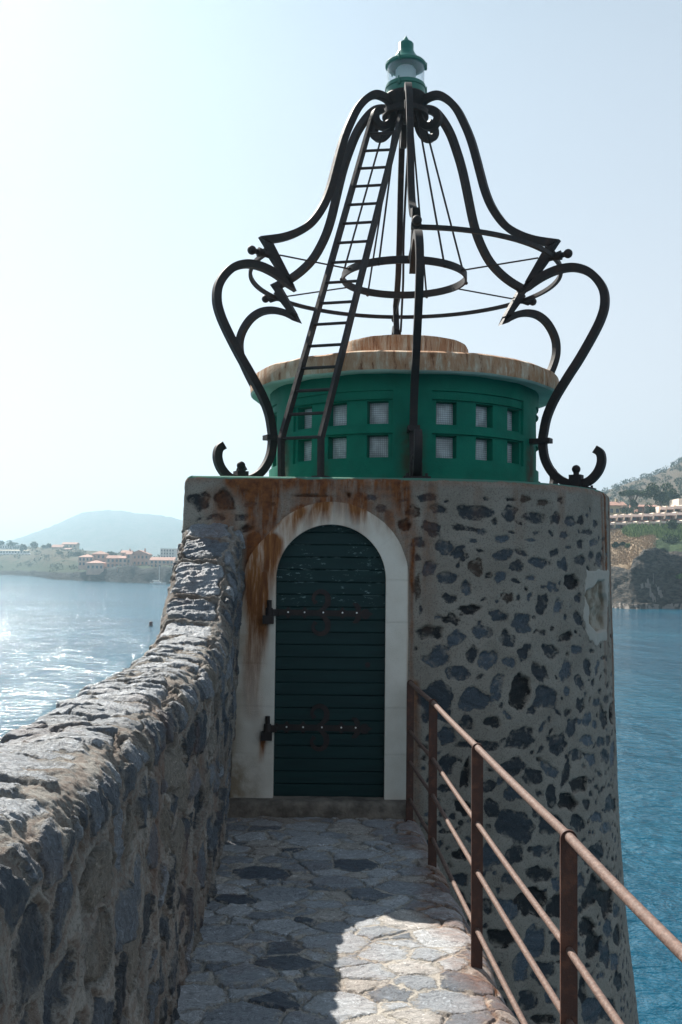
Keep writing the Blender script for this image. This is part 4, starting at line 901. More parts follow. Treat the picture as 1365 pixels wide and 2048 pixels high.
    sd, tone, grain, ID = cell_field(U, S, sts, 45)
    Ug, Sg = np.meshgrid(U, S, indexing='ij')
    _q = np.random.default_rng(3); hst = np.where(_q.random(len(sts)) < 0.12, -0.040, _q.uniform(-0.014, 0.014, len(sts)))[np.clip(ID, 0, None)]
    tilt = np.random.default_rng(4).uniform(-0.16, 0.16, (len(sts), 2))[np.clip(ID, 0, None)]
    arr = np.array([q[:2] for q in sts])[np.clip(ID, 0, None)]
    inst = sstep(-0.005, 0.007, sd + 0.020 * fbm(Ug * 22, Sg * 22, 145, 5))
    ramp = sstep(s_ramp0 - 0.05, s_ramp0 + 0.05, Sg) * (np.abs(Ug - 0.02) < 0.21)
    ridge = 1 - np.abs(fbm(Ug * 7, Sg * 7, 49, 5)) * 4
    crown = sstep(0.26, 0.17, np.abs(Ug - 0.02))
    disp = 0.028 * fbm(Ug * 2.5, Sg * 2.5, 46, 4) + 0.020 * (1 - 0.5 * crown) * fbm(Ug * 14, Sg * 14, 47, 5, 0.6) + 0.006 * ridge + 0.010 * fbm(Ug * 45, Sg * 45, 147, 4, 0.6)
    disp += inst * (0.002 + np.clip(hst, -0.04 + 0.032 * crown, 1) * (1 - ramp) * (1 - 0.45 * crown) * (1 - 0.5 * sstep(0.5, 0.35, np.abs(Ug))) - 0.012 * ramp + np.clip(tilt[..., 0] * (Ug - arr[..., 0]) + tilt[..., 1] * (Sg - arr[..., 1]), -.012, .012) * (1 - 0.6 * ramp) + 0.024 * fbm(grain * 14, Ug * 3, 48, 5) + 0.014 * np.abs(fbm(grain * 40, Sg * 5, 148, 4)) * 2 + 0.022 * ramp * fbm(Ug * 16, Sg * 16, 57, 5))
    cr = sstep(0.014, 0.0, np.abs(sd + 0.004)) * sstep(0.40, 0.58, fbm(Ug * 5, Sg * 5, 58, 3) + 0.5); disp -= (0.022 + 0.008 * crown) * cr     # open joints
    disp *= sstep(s0 - 0.3, s0, Sg) * 0.95 + 0.05
    # section
    ang_o = np.clip((-Ug - hw_o) / ro, 0, math.pi / 2); ang_i = np.clip((Ug - hw_i) / ri, 0, math.pi / 2)
    do = np.maximum(0, -Ug - hw_o - ro * math.pi / 2); di = np.maximum(0, Ug - hw_i - ri * math.pi / 2)
    mid = -1.13 + ro + hw_o                              # x of crown middle
    a = np.clip(Ug, -hw_o, hw_i) - ro * np.sin(ang_o) + ri * np.sin(ang_i)
    drop = ro * (1 - np.cos(ang_o)) + ri * (1 - np.cos(ang_i)) + do + di
    ni = np.sin(ang_i) - np.sin(ang_o); nu = np.cos(np.maximum(ang_o, ang_i))
    Yg = np.interp(Sg, S, ys); Hg = np.interp(Sg, S, hs); dy = np.interp(Sg, S, dyds); dh = np.interp(Sg, S, dhds)
    full = Hg - ri; tfrac = np.clip(di / np.maximum(full, 0.3), 0, 1.15)
    topin = mid + hw_i + ri; slope = inner_foot(np.minimum(Yg, 7.2)) - topin
    taper = -0.0135 * np.clip(Yg - 3, -2, 4) * sstep(-0.12, 0.2, Ug)
    slope = slope - taper
    x = mid + a + taper + slope * (0.55 * tfrac + 0.45 * tfrac ** 2) - do * 0.03
    # at the sweep the crown faces the camera: push it along its own normal
    X = x + ni * disp; Yv = Yg - nu * dh * disp; Z = Hg - drop + nu * dy * disp + 0.010 * np.cos(np.clip(Ug / 0.15, -1.5, 1.5)) 
    V = np.stack([X, Yv, Z], -1).reshape(-1, 3)
    rust = 0.18 * sstep(0.56, 0.72, fbm(Ug * 3, Sg * 3, 59, 4) + 0.5)
    o = npmesh('parapet_wall', V, gridfaces(len(U), len(S)), M_WALL, None, dict(sd=sd, tone=tone, grain=grain, rust=rust), loc=(-0.95, 3.0, 0))
    setp(o, 'low rubble and slate parapet wall along the left of the walkway, sweeping up to the tower', 'wall')
parapet()

# ------------------------------------------------------------------ iron railing
rail = thing('railing', (0.63, 4.555, 0), 'rusty brown pipe railing with flat posts along the right of the walkway', 'railing')
posts = [(0.517, 7.10), (0.567, 6.04), (0.629, 4.555), (0.704, 3.08), (0.745, 2.02), (0.80, 0.7)]
posts[0] = (0.502, 7.06)
for i, (x, y) in enumerate(posts):
    w = 0.0255; zt_ = 0.957 if i else 0.952; zb_ = -0.03; mb = MB()
    pl = [(-w, zb_), (w, zb_)] + [(w * math.cos(a), zt_ + w * math.sin(a) * 1.0) for a in np.linspace(0, math.pi, 13)]
    mb.prism(pl, lambda a, b, d, x=x, y=y: (x + a, y + d, b), -0.006, 0.006); mb.build('post', M_POST, rail)
def railline(zs, r, name):
    pts = [(x, y, z) for (x, y), z in zip(posts, zs)]; pts = [(posts[0][0], posts[0][1] + 0.015, zs[0])] + pts[1:]
    fine = []
    for i in range(len(pts) - 1):
        p, q = Vector(pts[i]), Vector(pts[i + 1])
        for k in range(8):
            t = k / 8; e = p.lerp(q, t); e.z -= 0.004 * math.sin(math.pi * t); fine.append(e)
    fine.append(Vector(pts[-1])); MB().tube(fine, r, 14).build(name, M_RAIL, rail)
railline([0.958, 0.960, 0.962, 0.962, 0.962, 0.96], 0.0150, 'top_rail')
for z in (0.625, 0.412, 0.155): railline([z - 0.005, z, z, z, z, z], 0.0115, 'mid_rail')

# ------------------------------------------------------------------ sea
WZ = -8.55
_t = NT('sea_surface'); _o = _t.coord()
_w1 = _t.noise(_t.mapv(_o, (0.65, 0.90, 1)), 1.0, 4, 0.6, 0.5); _w2 = _t.noise(_t.mapv(_o, (0.14, 0.10, 1)), 1.0, 4, 0.6, 0.3); _w3 = _t.noise(_t.mapv(_o, (0.01, 0.018, 1)), 1.0, 3, 0.5)
_w0 = _t.noise(_t.mapv(_o, (1.8, 2.0, 1)), 1.0, 4, 0.6, 0.5)
_h = _t.math('ADD', _t.math('ADD', _t.math('MULTIPLY', _w1, 1.0), _t.math('MULTIPLY', _w2, 3.6)), _t.math('MULTIPLY', _w0, 0.36))
_c = _t.mix(_t.ss(_w3, 0.35, 0.65), (0.004, 0.056, 0.098), (0.006, 0.086, 0.138))
_t.fin(_c, 0.11, _t.bump(_h, 1.0, 0.47), 0.5); _t.b.inputs['IOR'].default_value = 1.33
M_SEA = _t.mat
n = 48; mb = MB(); rs = [0, 60, 200, 600, 1500, 3200]
V = [(0, 0, WZ)]
for r in rs[1:]: V += [(r * math.cos(2 * math.pi * i / n), r * math.sin(2 * math.pi * i / n), WZ) for i in range(n)]
F = [(0, 1 + i, 1 + (i + 1) % n) for i in range(n)] + [(1 + j * n + i, 1 + (j + 1) * n + i, 1 + (j + 1) * n + (i + 1) % n, 1 + j * n + (i + 1) % n) for j in range(len(rs) - 2) for i in range(n)]
sea = npmesh('sea_water', np.array(V), F, M_SEA, None, loc=(0, 0, WZ)); sea['kind'] = 'structure'

# ------------------------------------------------------------------ land
def land_mat(name, rock, rock2, veg, veg2, dry, sc=0.05):
    t = NT(name); o = t.coord(); veg_a, dry_a, pale = t.attr('veg'), t.attr('dry'), t.attr('pale')
    n = t.noise(o, sc * 4, 6, 0.65); n2 = t.noise(o, sc * 18, 5, 0.65); st = t.noise(t.mapv(o, (1, 1, 3), (0.5, 0.4, 0.3)), sc * 9, 6, 0.7)
    r = t.mix(t.ss(st, 0.35, 0.65), rock, rock2); g = t.mix(t.ss(n2, 0.35, 0.62), veg, veg2); d = t.mix(t.ss(n2, 0.4, 0.7), dry, tuple(x * 0.6 for x in dry))
    v = t.mix(t.ss(t.math('ADD', dry_a, t.math('MULTIPLY', t.math('SUBTRACT', n, 0.5), 1.2)), 0.4, 0.6), g, d)
    c = t.mix(t.ss(t.math('ADD', veg_a, t.math('MULTIPLY', t.math('SUBTRACT', n2, 0.5), 1.0)), 0.4, 0.6), r, v)
    c = t.mix(t.ss(t.math('ADD', pale, t.math('MULTIPLY', t.math('SUBTRACT', n2, 0.5), 0.5)), 0.45, 0.6), c, (0.30, 0.26, 0.23))
    return t.fin(c, 0.95, t.bump(t.math('ADD', st, n2), 1.2 / (sc * 20)), 0.1)
M_LANDL = land_mat('headland_ground', (0.02, 0.022, 0.024), (0.065, 0.06, 0.055), (0.032, 0.05, 0.024), (0.065, 0.075, 0.038), (0.13, 0.105, 0.068), 0.03)
M_LANDR = land_mat('cliff_ground', (0.016, 0.018, 0.019), (0.125, 0.108, 0.092), (0.035, 0.065, 0.03), (0.07, 0.10, 0.045), (0.34, 0.25, 0.165), 0.06)
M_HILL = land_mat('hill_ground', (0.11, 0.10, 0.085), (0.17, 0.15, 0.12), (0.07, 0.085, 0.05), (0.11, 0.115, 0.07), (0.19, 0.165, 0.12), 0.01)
M_HILLR = land_mat('hillside_ground', (0.085, 0.075, 0.06), (0.15, 0.125, 0.095), (0.035, 0.055, 0.028), (0.07, 0.08, 0.045), (0.20, 0.155, 0.11), 0.025)

def bearing(px): d = ray(px, 1130); return d[0] / d[1]        # x / y
def hz_y(px): return 1133 + (px - 682) * ROLL                  # image line of the horizon
def elev(px, py, D): return CH + (hz_y(px) - py) / FPX * D     # height of a point seen at py, at depth D
def land(name, pxs, shoreD, tlist, hfun, mat, noise_amp, seed, extra=None):
    nb, nt = len(pxs), len(tlist); B = np.array([bearing(p) for p in pxs]); Dsh = np.array([shoreD(p) for p in pxs])
    D = Dsh[:, None] + np.array(tlist)[None, :]; Xg = B[:, None] * D; Yg = D
    Z = np.zeros((nb, nt)); at = dict(veg=np.zeros((nb, nt)), dry=np.zeros((nb, nt)), pale=np.zeros((nb, nt)))
    for i, p in enumerate(pxs):
        for j, tq in enumerate(tlist):
            z, v, d_, pl = hfun(p, tq, D[i, j]); Z[i, j] = z; at['veg'][i, j] = v; at['dry'][i, j] = d_; at['pale'][i, j] = pl
    amp = noise_amp(np.array(tlist))[None, :]; f = fbm(Xg * 0.09, Yg * 0.09, seed, 5); f2 = fbm(Xg * 0.35, Yg * 0.35 + Z * 0.5, seed + 9, 4)
    Z = Z + amp * (f * 1.6 + f2 * 0.7); Xg = Xg + amp * 1.0 * fbm(Xg * 0.2, Yg * 0.2 + Z * 0.4, seed + 4, 4); Yg = Yg + amp * 1.6 * fbm(Xg * 0.22 + 9, Z * 0.5, seed + 6, 4)
    o = npmesh(name, np.stack([Xg, Yg, Z], -1).reshape(-1, 3), gridfaces(nb, nt)[:, ::-1], mat, None, at, loc=(float(Xg.mean()), float(Yg.mean()), WZ)); o['kind'] = 'structure'
    return o
# left headland with the village
LSH = ([-500, -200, 0, 60, 110, 160, 200, 260, 330, 420, 520, 640, 760], [900, 840, 760, 720, 575, 556, 540, 512, 492, 480, 470, 470, 520])
lshore = lambda p: np.interp(p, *LSH) + 6 * (vnoise(np.array([p * 0.07]), np.array([0.0]), 3)[0] - .5)
CT = ([-500, 0, 60, 110, 200, 235, 330, 420, 520, 640, 760], [2.5, 3.0, 3.5, 4, 6.0, 8.0, 8.5, 8, 6, 2, 0.3])       # cliff height over water
SKY = ([-500, -100, 0, 100, 160, 230, 300, 350, 450, 600, 760], [1088, 1090, 1096, 1098, 1103, 1110, 1117, 1124, 1128, 1134, 1140])
def hl(p, t, D):
    ch = np.interp(p, *CT); Ds = float(np.interp(p, *LSH)) + 260
    top = elev(p, float(np.interp(p, *SKY)), Ds) - WZ
    if t < 0: return WZ + t * 0.6, 0, 0, 0.3
    if t < 12: z = ch * (0.15 + 0.85 * float(sstep(0, 9, t))) * min(1, 0.3 + t / 4)
    else: z = ch + (top - ch) * (0.45 * sstep(12, 120, t) + 0.55 * sstep(60, 260, t))
    if t > 260: z = top - (t - 260) * 0.08
    return WZ + z, float(sstep(8, 20, t)) * 0.95, 0.30 + 0.3 * float(sstep(40, 110, t)), float(0.35 * sstep(3, 0, t))
headland = land('headland', np.arange(-420, 770, 5.0), lshore, [-6, -2, 0, 1.5, 3, 5, 7, 9, 12, 16, 22, 30, 40, 50, 62, 75, 90, 105, 120, 140, 160, 185, 210, 235, 260, 300, 380], hl, M_LANDL, lambda t: np.interp(t, [-6, 0, 4, 12, 40, 260], [0.5, 1.2, 2.2, 1.8, 0.9, 1.0]), 101)
# far hazy hill
FH = ([-600, -300, -60, 20, 60, 100, 135, 158, 185, 215, 245, 262, 300, 335, 365, 420, 520, 640, 800, 1000], [1118, 1112, 1096, 1086, 1073, 1058, 1042, 1031, 1027, 1025, 1026, 1030, 1033, 1038, 1046, 1058, 1070, 1084, 1100, 1120])
DH = 2500
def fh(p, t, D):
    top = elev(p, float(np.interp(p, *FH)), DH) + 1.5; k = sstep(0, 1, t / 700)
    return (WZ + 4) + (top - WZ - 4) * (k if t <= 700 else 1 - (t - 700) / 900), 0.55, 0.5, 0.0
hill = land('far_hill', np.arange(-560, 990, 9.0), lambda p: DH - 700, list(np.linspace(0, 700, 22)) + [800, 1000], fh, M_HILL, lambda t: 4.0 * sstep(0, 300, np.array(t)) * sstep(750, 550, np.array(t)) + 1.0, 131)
# right cliff
RSH = ([1040, 1120, 1180, 1225, 1260, 1300, 1340, 1400, 1480, 1650], [330, 300, 272, 258, 252, 254, 258, 256, 250, 240])
rshore = lambda p: float(np.interp(p, *RSH))
G1 = ([1040, 1180, 1222, 1240, 1258, 1268, 1285, 1310, 1340, 1370, 1500], [1170, 1148, 1137, 1141, 1146, 1126, 1105, 1100, 1108, 1104, 1100])     # lip of the dark rock
def rc(p, t, D):
    if t < 0: return WZ + t * 0.5, 0, 0, 0.5
    lip = elev(p, float(np.interp(p, *G1)), 272) - WZ; top = elev(p, 1060, 312) - WZ; tl = 15.0
    rub = sstep(5, 1, t)
    if t < tl: z = 1.2 * min(1, t / 1.5) + (lip - 1.2) * float(sstep(3.5, tl, t) * 0.55 + sstep(5, 12, t) * 0.45); v = 0.0
    elif t < 58: z = lip + (top - lip) * ((t - tl) / (58 - tl)) ** 0.85; v = 1.0
    else: z = top + (t - 58) * 0.05; v = 1.0
    dry = float(sstep(1328, 1286, p + 26 * (vnoise(np.array([p * 0.06]), np.array([t * 0.2]), 77)[0] - .5))); pale = 0.62 * rub * (vnoise(np.array([p * 0.25]), np.array([t * 0.8]), 7)[0] + 0.30) + 0.42 * max(0.0, float(fbm(np.array([p * 0.12]), np.array([t * 0.35]), 17, 4)[0]) * 2.4 - 0.25)
    py = hz_y(p) - (WZ + z - CH) / D * FPX
    for x0, y0, x1, y1, w in ((1291, 1160, 1306, 1200, 4.0), (1303, 1152, 1305, 1163, 2.0), (1310, 1168, 1323, 1198, 2.6), (1281, 1178, 1293, 1176, 2.2)):
        tt = min(1, max(0, ((p - x0) * (x1 - x0) + (py - y0) * (y1 - y0)) / ((x1 - x0) ** 2 + (y1 - y0) ** 2))); dd = math.hypot(p - x0 - tt * (x1 - x0), py - y0 - tt * (y1 - y0))
        if dd < w * (0.45 + 0.55 * tt) * (0.55 + 0.9 * vnoise(np.array([p * 0.5]), np.array([py * 0.35]), 19)[0]): pale = 1.0
    return WZ + z, v * (0.9 if p < 1290 else 1.0), dry, pale
cliff = land('coastal_cliff', np.concatenate([np.arange(1050, 1215, 7.0), np.arange(1215, 1375, 1.3), np.arange(1376, 1640, 8.0)]), rshore, list(np.concatenate([[-5, -2], np.arange(0, 16, 0.55), [17, 19, 22, 25, 28, 32, 36, 41, 46, 52, 58, 66, 76, 90, 110, 140]])), rc, M_LANDR, lambda t: np.interp(t, [-5, 0, 4, 10, 15, 22, 58, 70], [0.3, 0.7, 1.5, 2.3, 1.4, 0.6, 0.25, 0.3]), 151)
# hill on the right
HR = ([1000, 1150, 1210, 1240, 1260, 1290, 1320, 1345, 1365, 1420, 1550, 1700], [1030, 1003, 987, 976, 967, 958, 949, 937, 925, 900, 860, 840])
def hr(p, t, D):
    top = elev(p, float(np.interp(p, *HR)), 720); b = CH + 9
    k = t / 340; return (b + (top - b) * (k ** 0.8) if t <= 340 else top - (t - 340) * 0.25), 0.50, 0.62, 0.0
hillr = land('hillside', np.arange(1000, 1700, 5.0), lambda p: 380, list(np.linspace(0, 340, 30)) + [380, 460], hr, M_HILLR, lambda t: 1.6 + 0 * np.array(t), 171)

# ------------------------------------------------------------------ foliage helpers
def leaf_mat(name, a, b, tr=0.25):
    t = NT(name); g = t.n('NewGeometry', 8); c = t.mix(g, a, b); t.fin(c, 0.7, None, 0.2); return t.mat
def nmat(name, a, b):
    t = NT(name); nd = t.t.nodes.new('ShaderNodeNewGeometry'); c = t.mix(nd.outputs['Random Per Island'], a, b); return t.fin(c, 0.75, None, 0.2)
M_PINE = nmat('pine_needles', (0.018, 0.042, 0.014), (0.075, 0.11, 0.03))
M_DARKLEAF = nmat('dark_leaves', (0.022, 0.048, 0.024), (0.06, 0.095, 0.04))
M_BUSH = nmat('shrub_leaves', (0.04, 0.09, 0.03), (0.20, 0.28, 0.10))
M_REED = nmat('reed_leaves', (0.05, 0.10, 0.03), (0.34, 0.40, 0.17))
M_OLIVE = nmat('hill_scrub', (0.04, 0.062, 0.034), (0.075, 0.10, 0.05))
M_BARK = simple('bark', (0.11, 0.085, 0.065), 0.9, 0.3, 3)
def leaves(clumps, n, size, seed, stretch=(1, 1, 1)):
    """leaf cards spread through ellipsoid clumps (cx, cy, cz, rx, ry, rz)"""
    rg = np.random.default_rng(seed); C = np.array(clumps); vol = (C[:, 3] * C[:, 4] * C[:, 5]) ** 0.7; idx = rg.choice(len(C), n, p=vol / vol.sum())
    d = rg.normal(size=(n, 3)); d /= np.linalg.norm(d, axis=1)[:, None]; r = rg.uniform(0.45, 1.05, n) ** 0.6
    P = C[idx, :3] + d * r[:, None] * C[idx, 3:]
    a = rg.normal(size=(n, 3)); a /= np.linalg.norm(a, axis=1)[:, None]; b = np.cross(a, rg.normal(size=(n, 3))); b /= np.linalg.norm(b, axis=1)[:, None]
    s = size * rg.uniform(0.6, 1.4, n)[:, None]; a, b = a * s * np.array(stretch), b * s * 0.7 * np.array(stretch)
    V = np.stack([P - a, P + b * 0.6, P + a, P - b * 0.6], 1).reshape(-1, 3); F = np.arange(4 * n).reshape(-1, 4)
    return V, F
def clumpset(c, R, k, seed, flat=1.0, cs=0.45):
    rg = np.random.default_rng(seed); out = []
    for _ in range(k):
        d = rg.normal(size=3); d /= np.linalg.norm(d); f = rg.uniform(0.35, 0.9)
        q = rg.uniform(0.7, 1.2) * cs; out.append((c[0] + d[0] * R[0] * f, c[1] + d[1] * R[1] * f, c[2] + d[2] * R[2] * f, R[0] * q, R[1] * q, R[2] * q * flat))
    return out
def tree(name, base, top, R, label, cat, mat, seed, n=900, leaf=0.5, flat=1.0, k=10, trunk=0.25, forks=3, group=None, cs=0.45, low=None):
    """base: foot, R: crown radii, top: height of crown top"""
    root = thing(name, tuple(base), label, cat, group); c = (base[0], base[1], top - R[2])
    cl = clumpset(c, R, k, seed, flat, cs); V, F = leaves(cl, n, leaf, seed)
    rg = np.random.default_rng(seed + 1); mb = MB(); zc = c[2] - R[2] * (0.3 if low is None else low)
    mb.tube([base, (base[0] + rg.uniform(-.2, .2), base[1], base[2] + (zc - base[2]) * 0.5), (base[0], base[1], zc)], [trunk, trunk * .8, trunk * .6], 8)
    for _ in range(forks):
        q = cl[rg.integers(len(cl))]; mb.tube([(base[0], base[1], base[2] + (zc - base[2]) * rg.uniform(.55, .9)), ((base[0] + q[0]) / 2, (base[1] + q[1]) / 2, zc), q[:3]], [trunk * .5, trunk * .4, trunk * .2], 6)
    mb.build('trunk', M_BARK, root); npmesh('crown', V, F, mat, root, smooth=False)
    return root
def shrub(name, c, R, label, mat, seed, n=300, leaf=0.35, group=None, cat='shrub'):
    V, F = leaves(clumpset(c, R, 7, seed, 1.0, 0.5), n, leaf, seed); o = npmesh(name, V, F, mat, None, smooth=False, loc=(c[0], c[1], c[2] - R[2]))
    return setp(o, label, cat, group)
def at(px, py, D): return atY(px, py, D)

# ------------------------------------------------------------------ houses
M_PINK = simple('pink_render', (0.50, 0.30, 0.235), 0.9, 0.12, 0.4); M_SALMON = simple('salmon_render', (0.52, 0.345, 0.275), 0.9, 0.12, 0.4)
M_CREAM = simple('cream_render', (0.50, 0.43, 0.32), 0.9, 0.12, 0.5); M_WHITE = simple('white_render', (0.66, 0.64, 0.61), 0.85, 0.1, 0.5)
M_TILE = simple('terracotta_tiles', (0.36, 0.19, 0.14), 0.85, 0.3, 1.5); M_TILE2 = simple('old_tiles', (0.36, 0.19, 0.14), 0.85, 0.3, 1.2)
M_WIN = simple('window_glass', (0.07, 0.085, 0.10), 0.2, 0.2, 3, 0.0, 0.6); M_SHUT = simple('pale_shutter', (0.30, 0.33, 0.34), 0.7, 0.1, 3)
def house(name, label, x0, x1, y_top, y_bot, D, depth, mat, roofm, roof='gable', rows=2, cols=3, rh=1.6, ridge='x', chimney=False, cat='house', group=None, rz=0.0):
    """a house seen between pixel columns x0..x1, eaves at y_top, foot at y_bot, at depth D"""
    a, b = at(x0, y_bot, D), at(x1, y_bot, D); zt = at((x0 + x1) / 2, y_top, D)[2]; z0 = a[2] - 2.0; zf = a[2]
    cx, cy = (a[0] + b[0]) / 2, D + depth / 2; w = (b[0] - a[0]) / 2; d = depth / 2
    root = thing(name, (cx, cy, zf), label, cat, group); root.rotation_euler = (0, 0, 0)
    MB().box((cx - w, cy - d, z0), (cx + w, cy + d, zt)).build('wall', mat, root, sharp=30)
    e = 0.35; mb = MB()
    if roof == 'gable' and ridge == 'x':
        P = [(-d - e, zt - 0.12), (0, zt + rh), (d + e, zt - 0.12), (d + e, zt - 0.32), (0, zt + rh - 0.22), (-d - e, zt - 0.32)]
        mb.prism(P, lambda p, q, t: (cx + t, cy + p, q), -w - e, w + e); mb.prism([(-d, zt - .33), (d, zt - .33), (0, zt + rh - .25)], lambda p, q, t: (cx + t, cy + p, q), -w, w, 1)
    elif roof == 'gable':
        P = [(-w - e, zt - 0.12), (0, zt + rh), (w + e, zt - 0.12), (w + e, zt - 0.32), (0, zt + rh - 0.22), (-w - e, zt - 0.32)]
        mb.prism(P, lambda p, q, t: (cx + p, cy + t, q), -d - e, d + e); mb.prism([(-w, zt - .33), (w, zt - .33), (0, zt + rh - .25)], lambda p, q, t: (cx + p, cy + t, q), -d, d, 1)
    elif roof == 'hip':
        k = min(w, d); mb.add([(cx - w - e, cy - d - e, zt), (cx + w + e, cy - d - e, zt), (cx + w + e, cy + d + e, zt), (cx - w - e, cy + d + e, zt), (cx - max(0.1, w - k), cy, zt + rh), (cx + max(0.1, w - k), cy, zt + rh)], [(3, 2, 1, 0), (0, 1, 5, 4), (1, 2, 5), (2, 3, 4, 5), (3, 0, 4)])
    elif roof == 'mono':
        mb.add([(cx - w - e, cy - d - e, zt - .1), (cx + w + e, cy - d - e, zt - .1), (cx + w + e, cy + d + e, zt + rh), (cx - w - e, cy + d + e, zt + rh), (cx - w - e, cy - d - e, zt - .3), (cx + w + e, cy - d - e, zt - .3), (cx + w + e, cy + d + e, zt - .3), (cx - w - e, cy + d + e, zt - .3)], [(0, 1, 2, 3), (7, 6, 5, 4), (0, 4, 5, 1), (1, 5, 6, 2), (2, 6, 7, 3), (3, 7, 4, 0)])
    else: mb.box((cx - w - .2, cy - d - .2, zt - .05), (cx + w + .2, cy + d + .2, zt + .3))
    r = mb.build('roof', [roofm, mat], root, sharp=30)
    if chimney: MB().box((cx + w * .4, cy - .4, zt + rh * .4), (cx + w * .4 + .7, cy + .4, zt + rh + 1.0)).build('chimney', mat, r)
    H = (zt - zf) / rows
    for rr in range(rows):
        for c in range(cols):
            xc = cx - w + 2 * w * (c + 0.5) / cols; zc = zf + H * (rr + 0.5); ww, wh = min(0.6, w / cols * 0.5), min(0.75, H * 0.3)
            MB().box((xc - ww, cy - d - 0.06, zc - wh), (xc + ww, cy - d + 0.05, zc + wh)).build('window', M_WIN, root)
    return root
V_ = 'houses of the hazy headland village'
D0 = 540
house('village_house', 'tall salmon house with verandas at the left end of the hazy cliff village', 157, 186, 1114, 1132, D0 + 22, 9, M_SALMON, M_TILE, 'hip', 2, 4, 1.6, group=V_)
house('village_house', 'pink house with broad hipped roof behind the low red roofed villa', 184, 211, 1108, 1130, D0 + 26, 9, M_PINK, M_TILE2, 'hip', 2, 3, 1.9, group=V_)
house('village_house', 'low villa with bright red hip roof standing lowest on the headland slope', 173, 207, 1126, 1142, D0 + 4, 8, M_SALMON, M_TILE, 'hip', 1, 4, 1.4, group=V_)
house('village_house', 'gabled pink house in the middle of the cliff edge row', 213, 238, 1116, 1136, D0 + 6, 8, M_PINK, M_TILE, 'gable', 2, 3, 1.5, group=V_)
house('village_house', 'narrow pink house with single pitch roof joined to the gabled one', 237, 254, 1116, 1137, D0 - 4, 9, M_SALMON, M_TILE2, 'mono', 2, 2, 1.2, group=V_)
house('village_house', 'slim pink tower like house rising beside the largest gable', 252, 262, 1108, 1137, D0 - 2, 7, M_PINK, M_TILE, 'gable', 3, 1, 1.1, group=V_)
house('village_house', 'largest pink house of the village, tall with a wide gable and chimney', 258, 297, 1108, 1132, D0 + 12, 10, M_PINK, M_TILE, 'gable', 2, 5, 2.2, 'y', True, group=V_)
house('village_house', 'small house with chimney peeping out behind the largest gable', 242, 262, 1105, 1118, D0 + 34, 8, M_SALMON, M_TILE2, 'gable', 1, 2, 1.3, 'x', True, group=V_)
house('village_house', 'long pale pink house nearest the tower at the right end of the village', 300, 348, 1120, 1137, D0 - 10, 10, M_SALMON, M_TILE, 'gable', 2, 6, 1.6, group=V_)
house('apartment_block', 'white flat roofed apartment block standing above the pink houses', 321, 349, 1098, 1116, D0 + 110, 12, M_WHITE, M_WHITE, 'flat', 3, 5, 0.3, group=None, cat='building')
house('village_house', 'grey gabled house half hidden in trees on the ridge', 103, 125, 1094, 1104, 800, 10, M_CREAM, M_TILE2, 'gable', 1, 3, 2.0, group=V_)
house('village_house', 'long low house with tiled roof highest on the headland ridge', 124, 153, 1088, 1096, 830, 10, M_CREAM, M_TILE, 'gable', 1, 4, 1.5, group=V_)
house('village_house', 'plain cream house below the ridge left of the pink village', 127, 139, 1098, 1106, 760, 8, M_CREAM, M_TILE2, 'mono', 1, 2, .8, group=V_)
house('terraced_hotel', 'long low white hotel with flat roof at the far left of the headland', 0, 44, 1090, 1098, 930, 14, M_WHITE, M_WHITE, 'flat', 1, 9, .3, cat='building')
house('terraced_hotel', 'white terrace wing with awnings below the far left hotel', -6, 52, 1101, 1108, 880, 12, M_WHITE, M_CREAM, 'mono', 1, 10, .9, cat='building')
# retaining wall under the houses
a, b = at(236, 1138, D0 - 12), at(350, 1138, D0 - 12)
setp(MB().box((a[0], D0 - 14, a[2] - 2.5), (b[0], D0 - 12, a[2] + 0.9)).build('terrace_wall', M_SALMON, None, loc=((a[0] + b[0]) / 2, D0 - 13, a[2])), 'long pink terrace wall along the cliff edge in front of the village houses', 'wall')
# trees and shrubs of the headland
TG = 'trees on the hazy headland'
for (px, yt, yb, D, rx, lab) in [(66, 1084, 1102, 800, 4.2, 'rounded dark tree between the white hotel and the grey gabled house'), (46, 1090, 1103, 810, 3.4, 'small round tree touching the right end of the white hotel'), (93, 1087, 1099, 790, 3.4, 'bushy tree beside the grey gabled house on the ridge'),
                                 (2, 1076, 1092, 900, 6.5, 'tallest tree at the far left edge of the headland skyline'), (22, 1081, 1093, 900, 7.0, 'broad tree above the roof of the white hotel'), (150, 1103, 1118, 690, 5.0, 'dark tree at the left corner of the pink village'), (226, 1104, 1114, 640, 3.5, 'small tree rising over the roofs in the middle of the village')]:
    p = at(px, yb, D); tree('headland_tree', p, at(px, yt, D)[2], (rx, rx, (at(px, yt, D)[2] - p[2]) * .46), lab, 'tree', M_DARKLEAF, int(px) + 3, 260, 1.0, 1.0, 8, .3, 2, TG)
rg = np.random.default_rng(9)
cl = []
for _ in range(150):
    px = rg.uniform(-120, 350); t = rg.uniform(14, 230); D = lshore(px) + t; z = hl(px, t, D)[0]; r = rg.uniform(1.0, 2.6); cl.append((bearing(px) * D, D, z + r * .4, r * 1.5, r * 1.5, r))
V, F = leaves(cl, 6000, 0.7, 10); o = npmesh('headland_scrub', V, F, M_OLIVE, None, smooth=False, loc=(-100, 600, WZ)); setp(o, 'low olive scrub scattered over the hazy headland slope', 'scrub', kind='stuff')
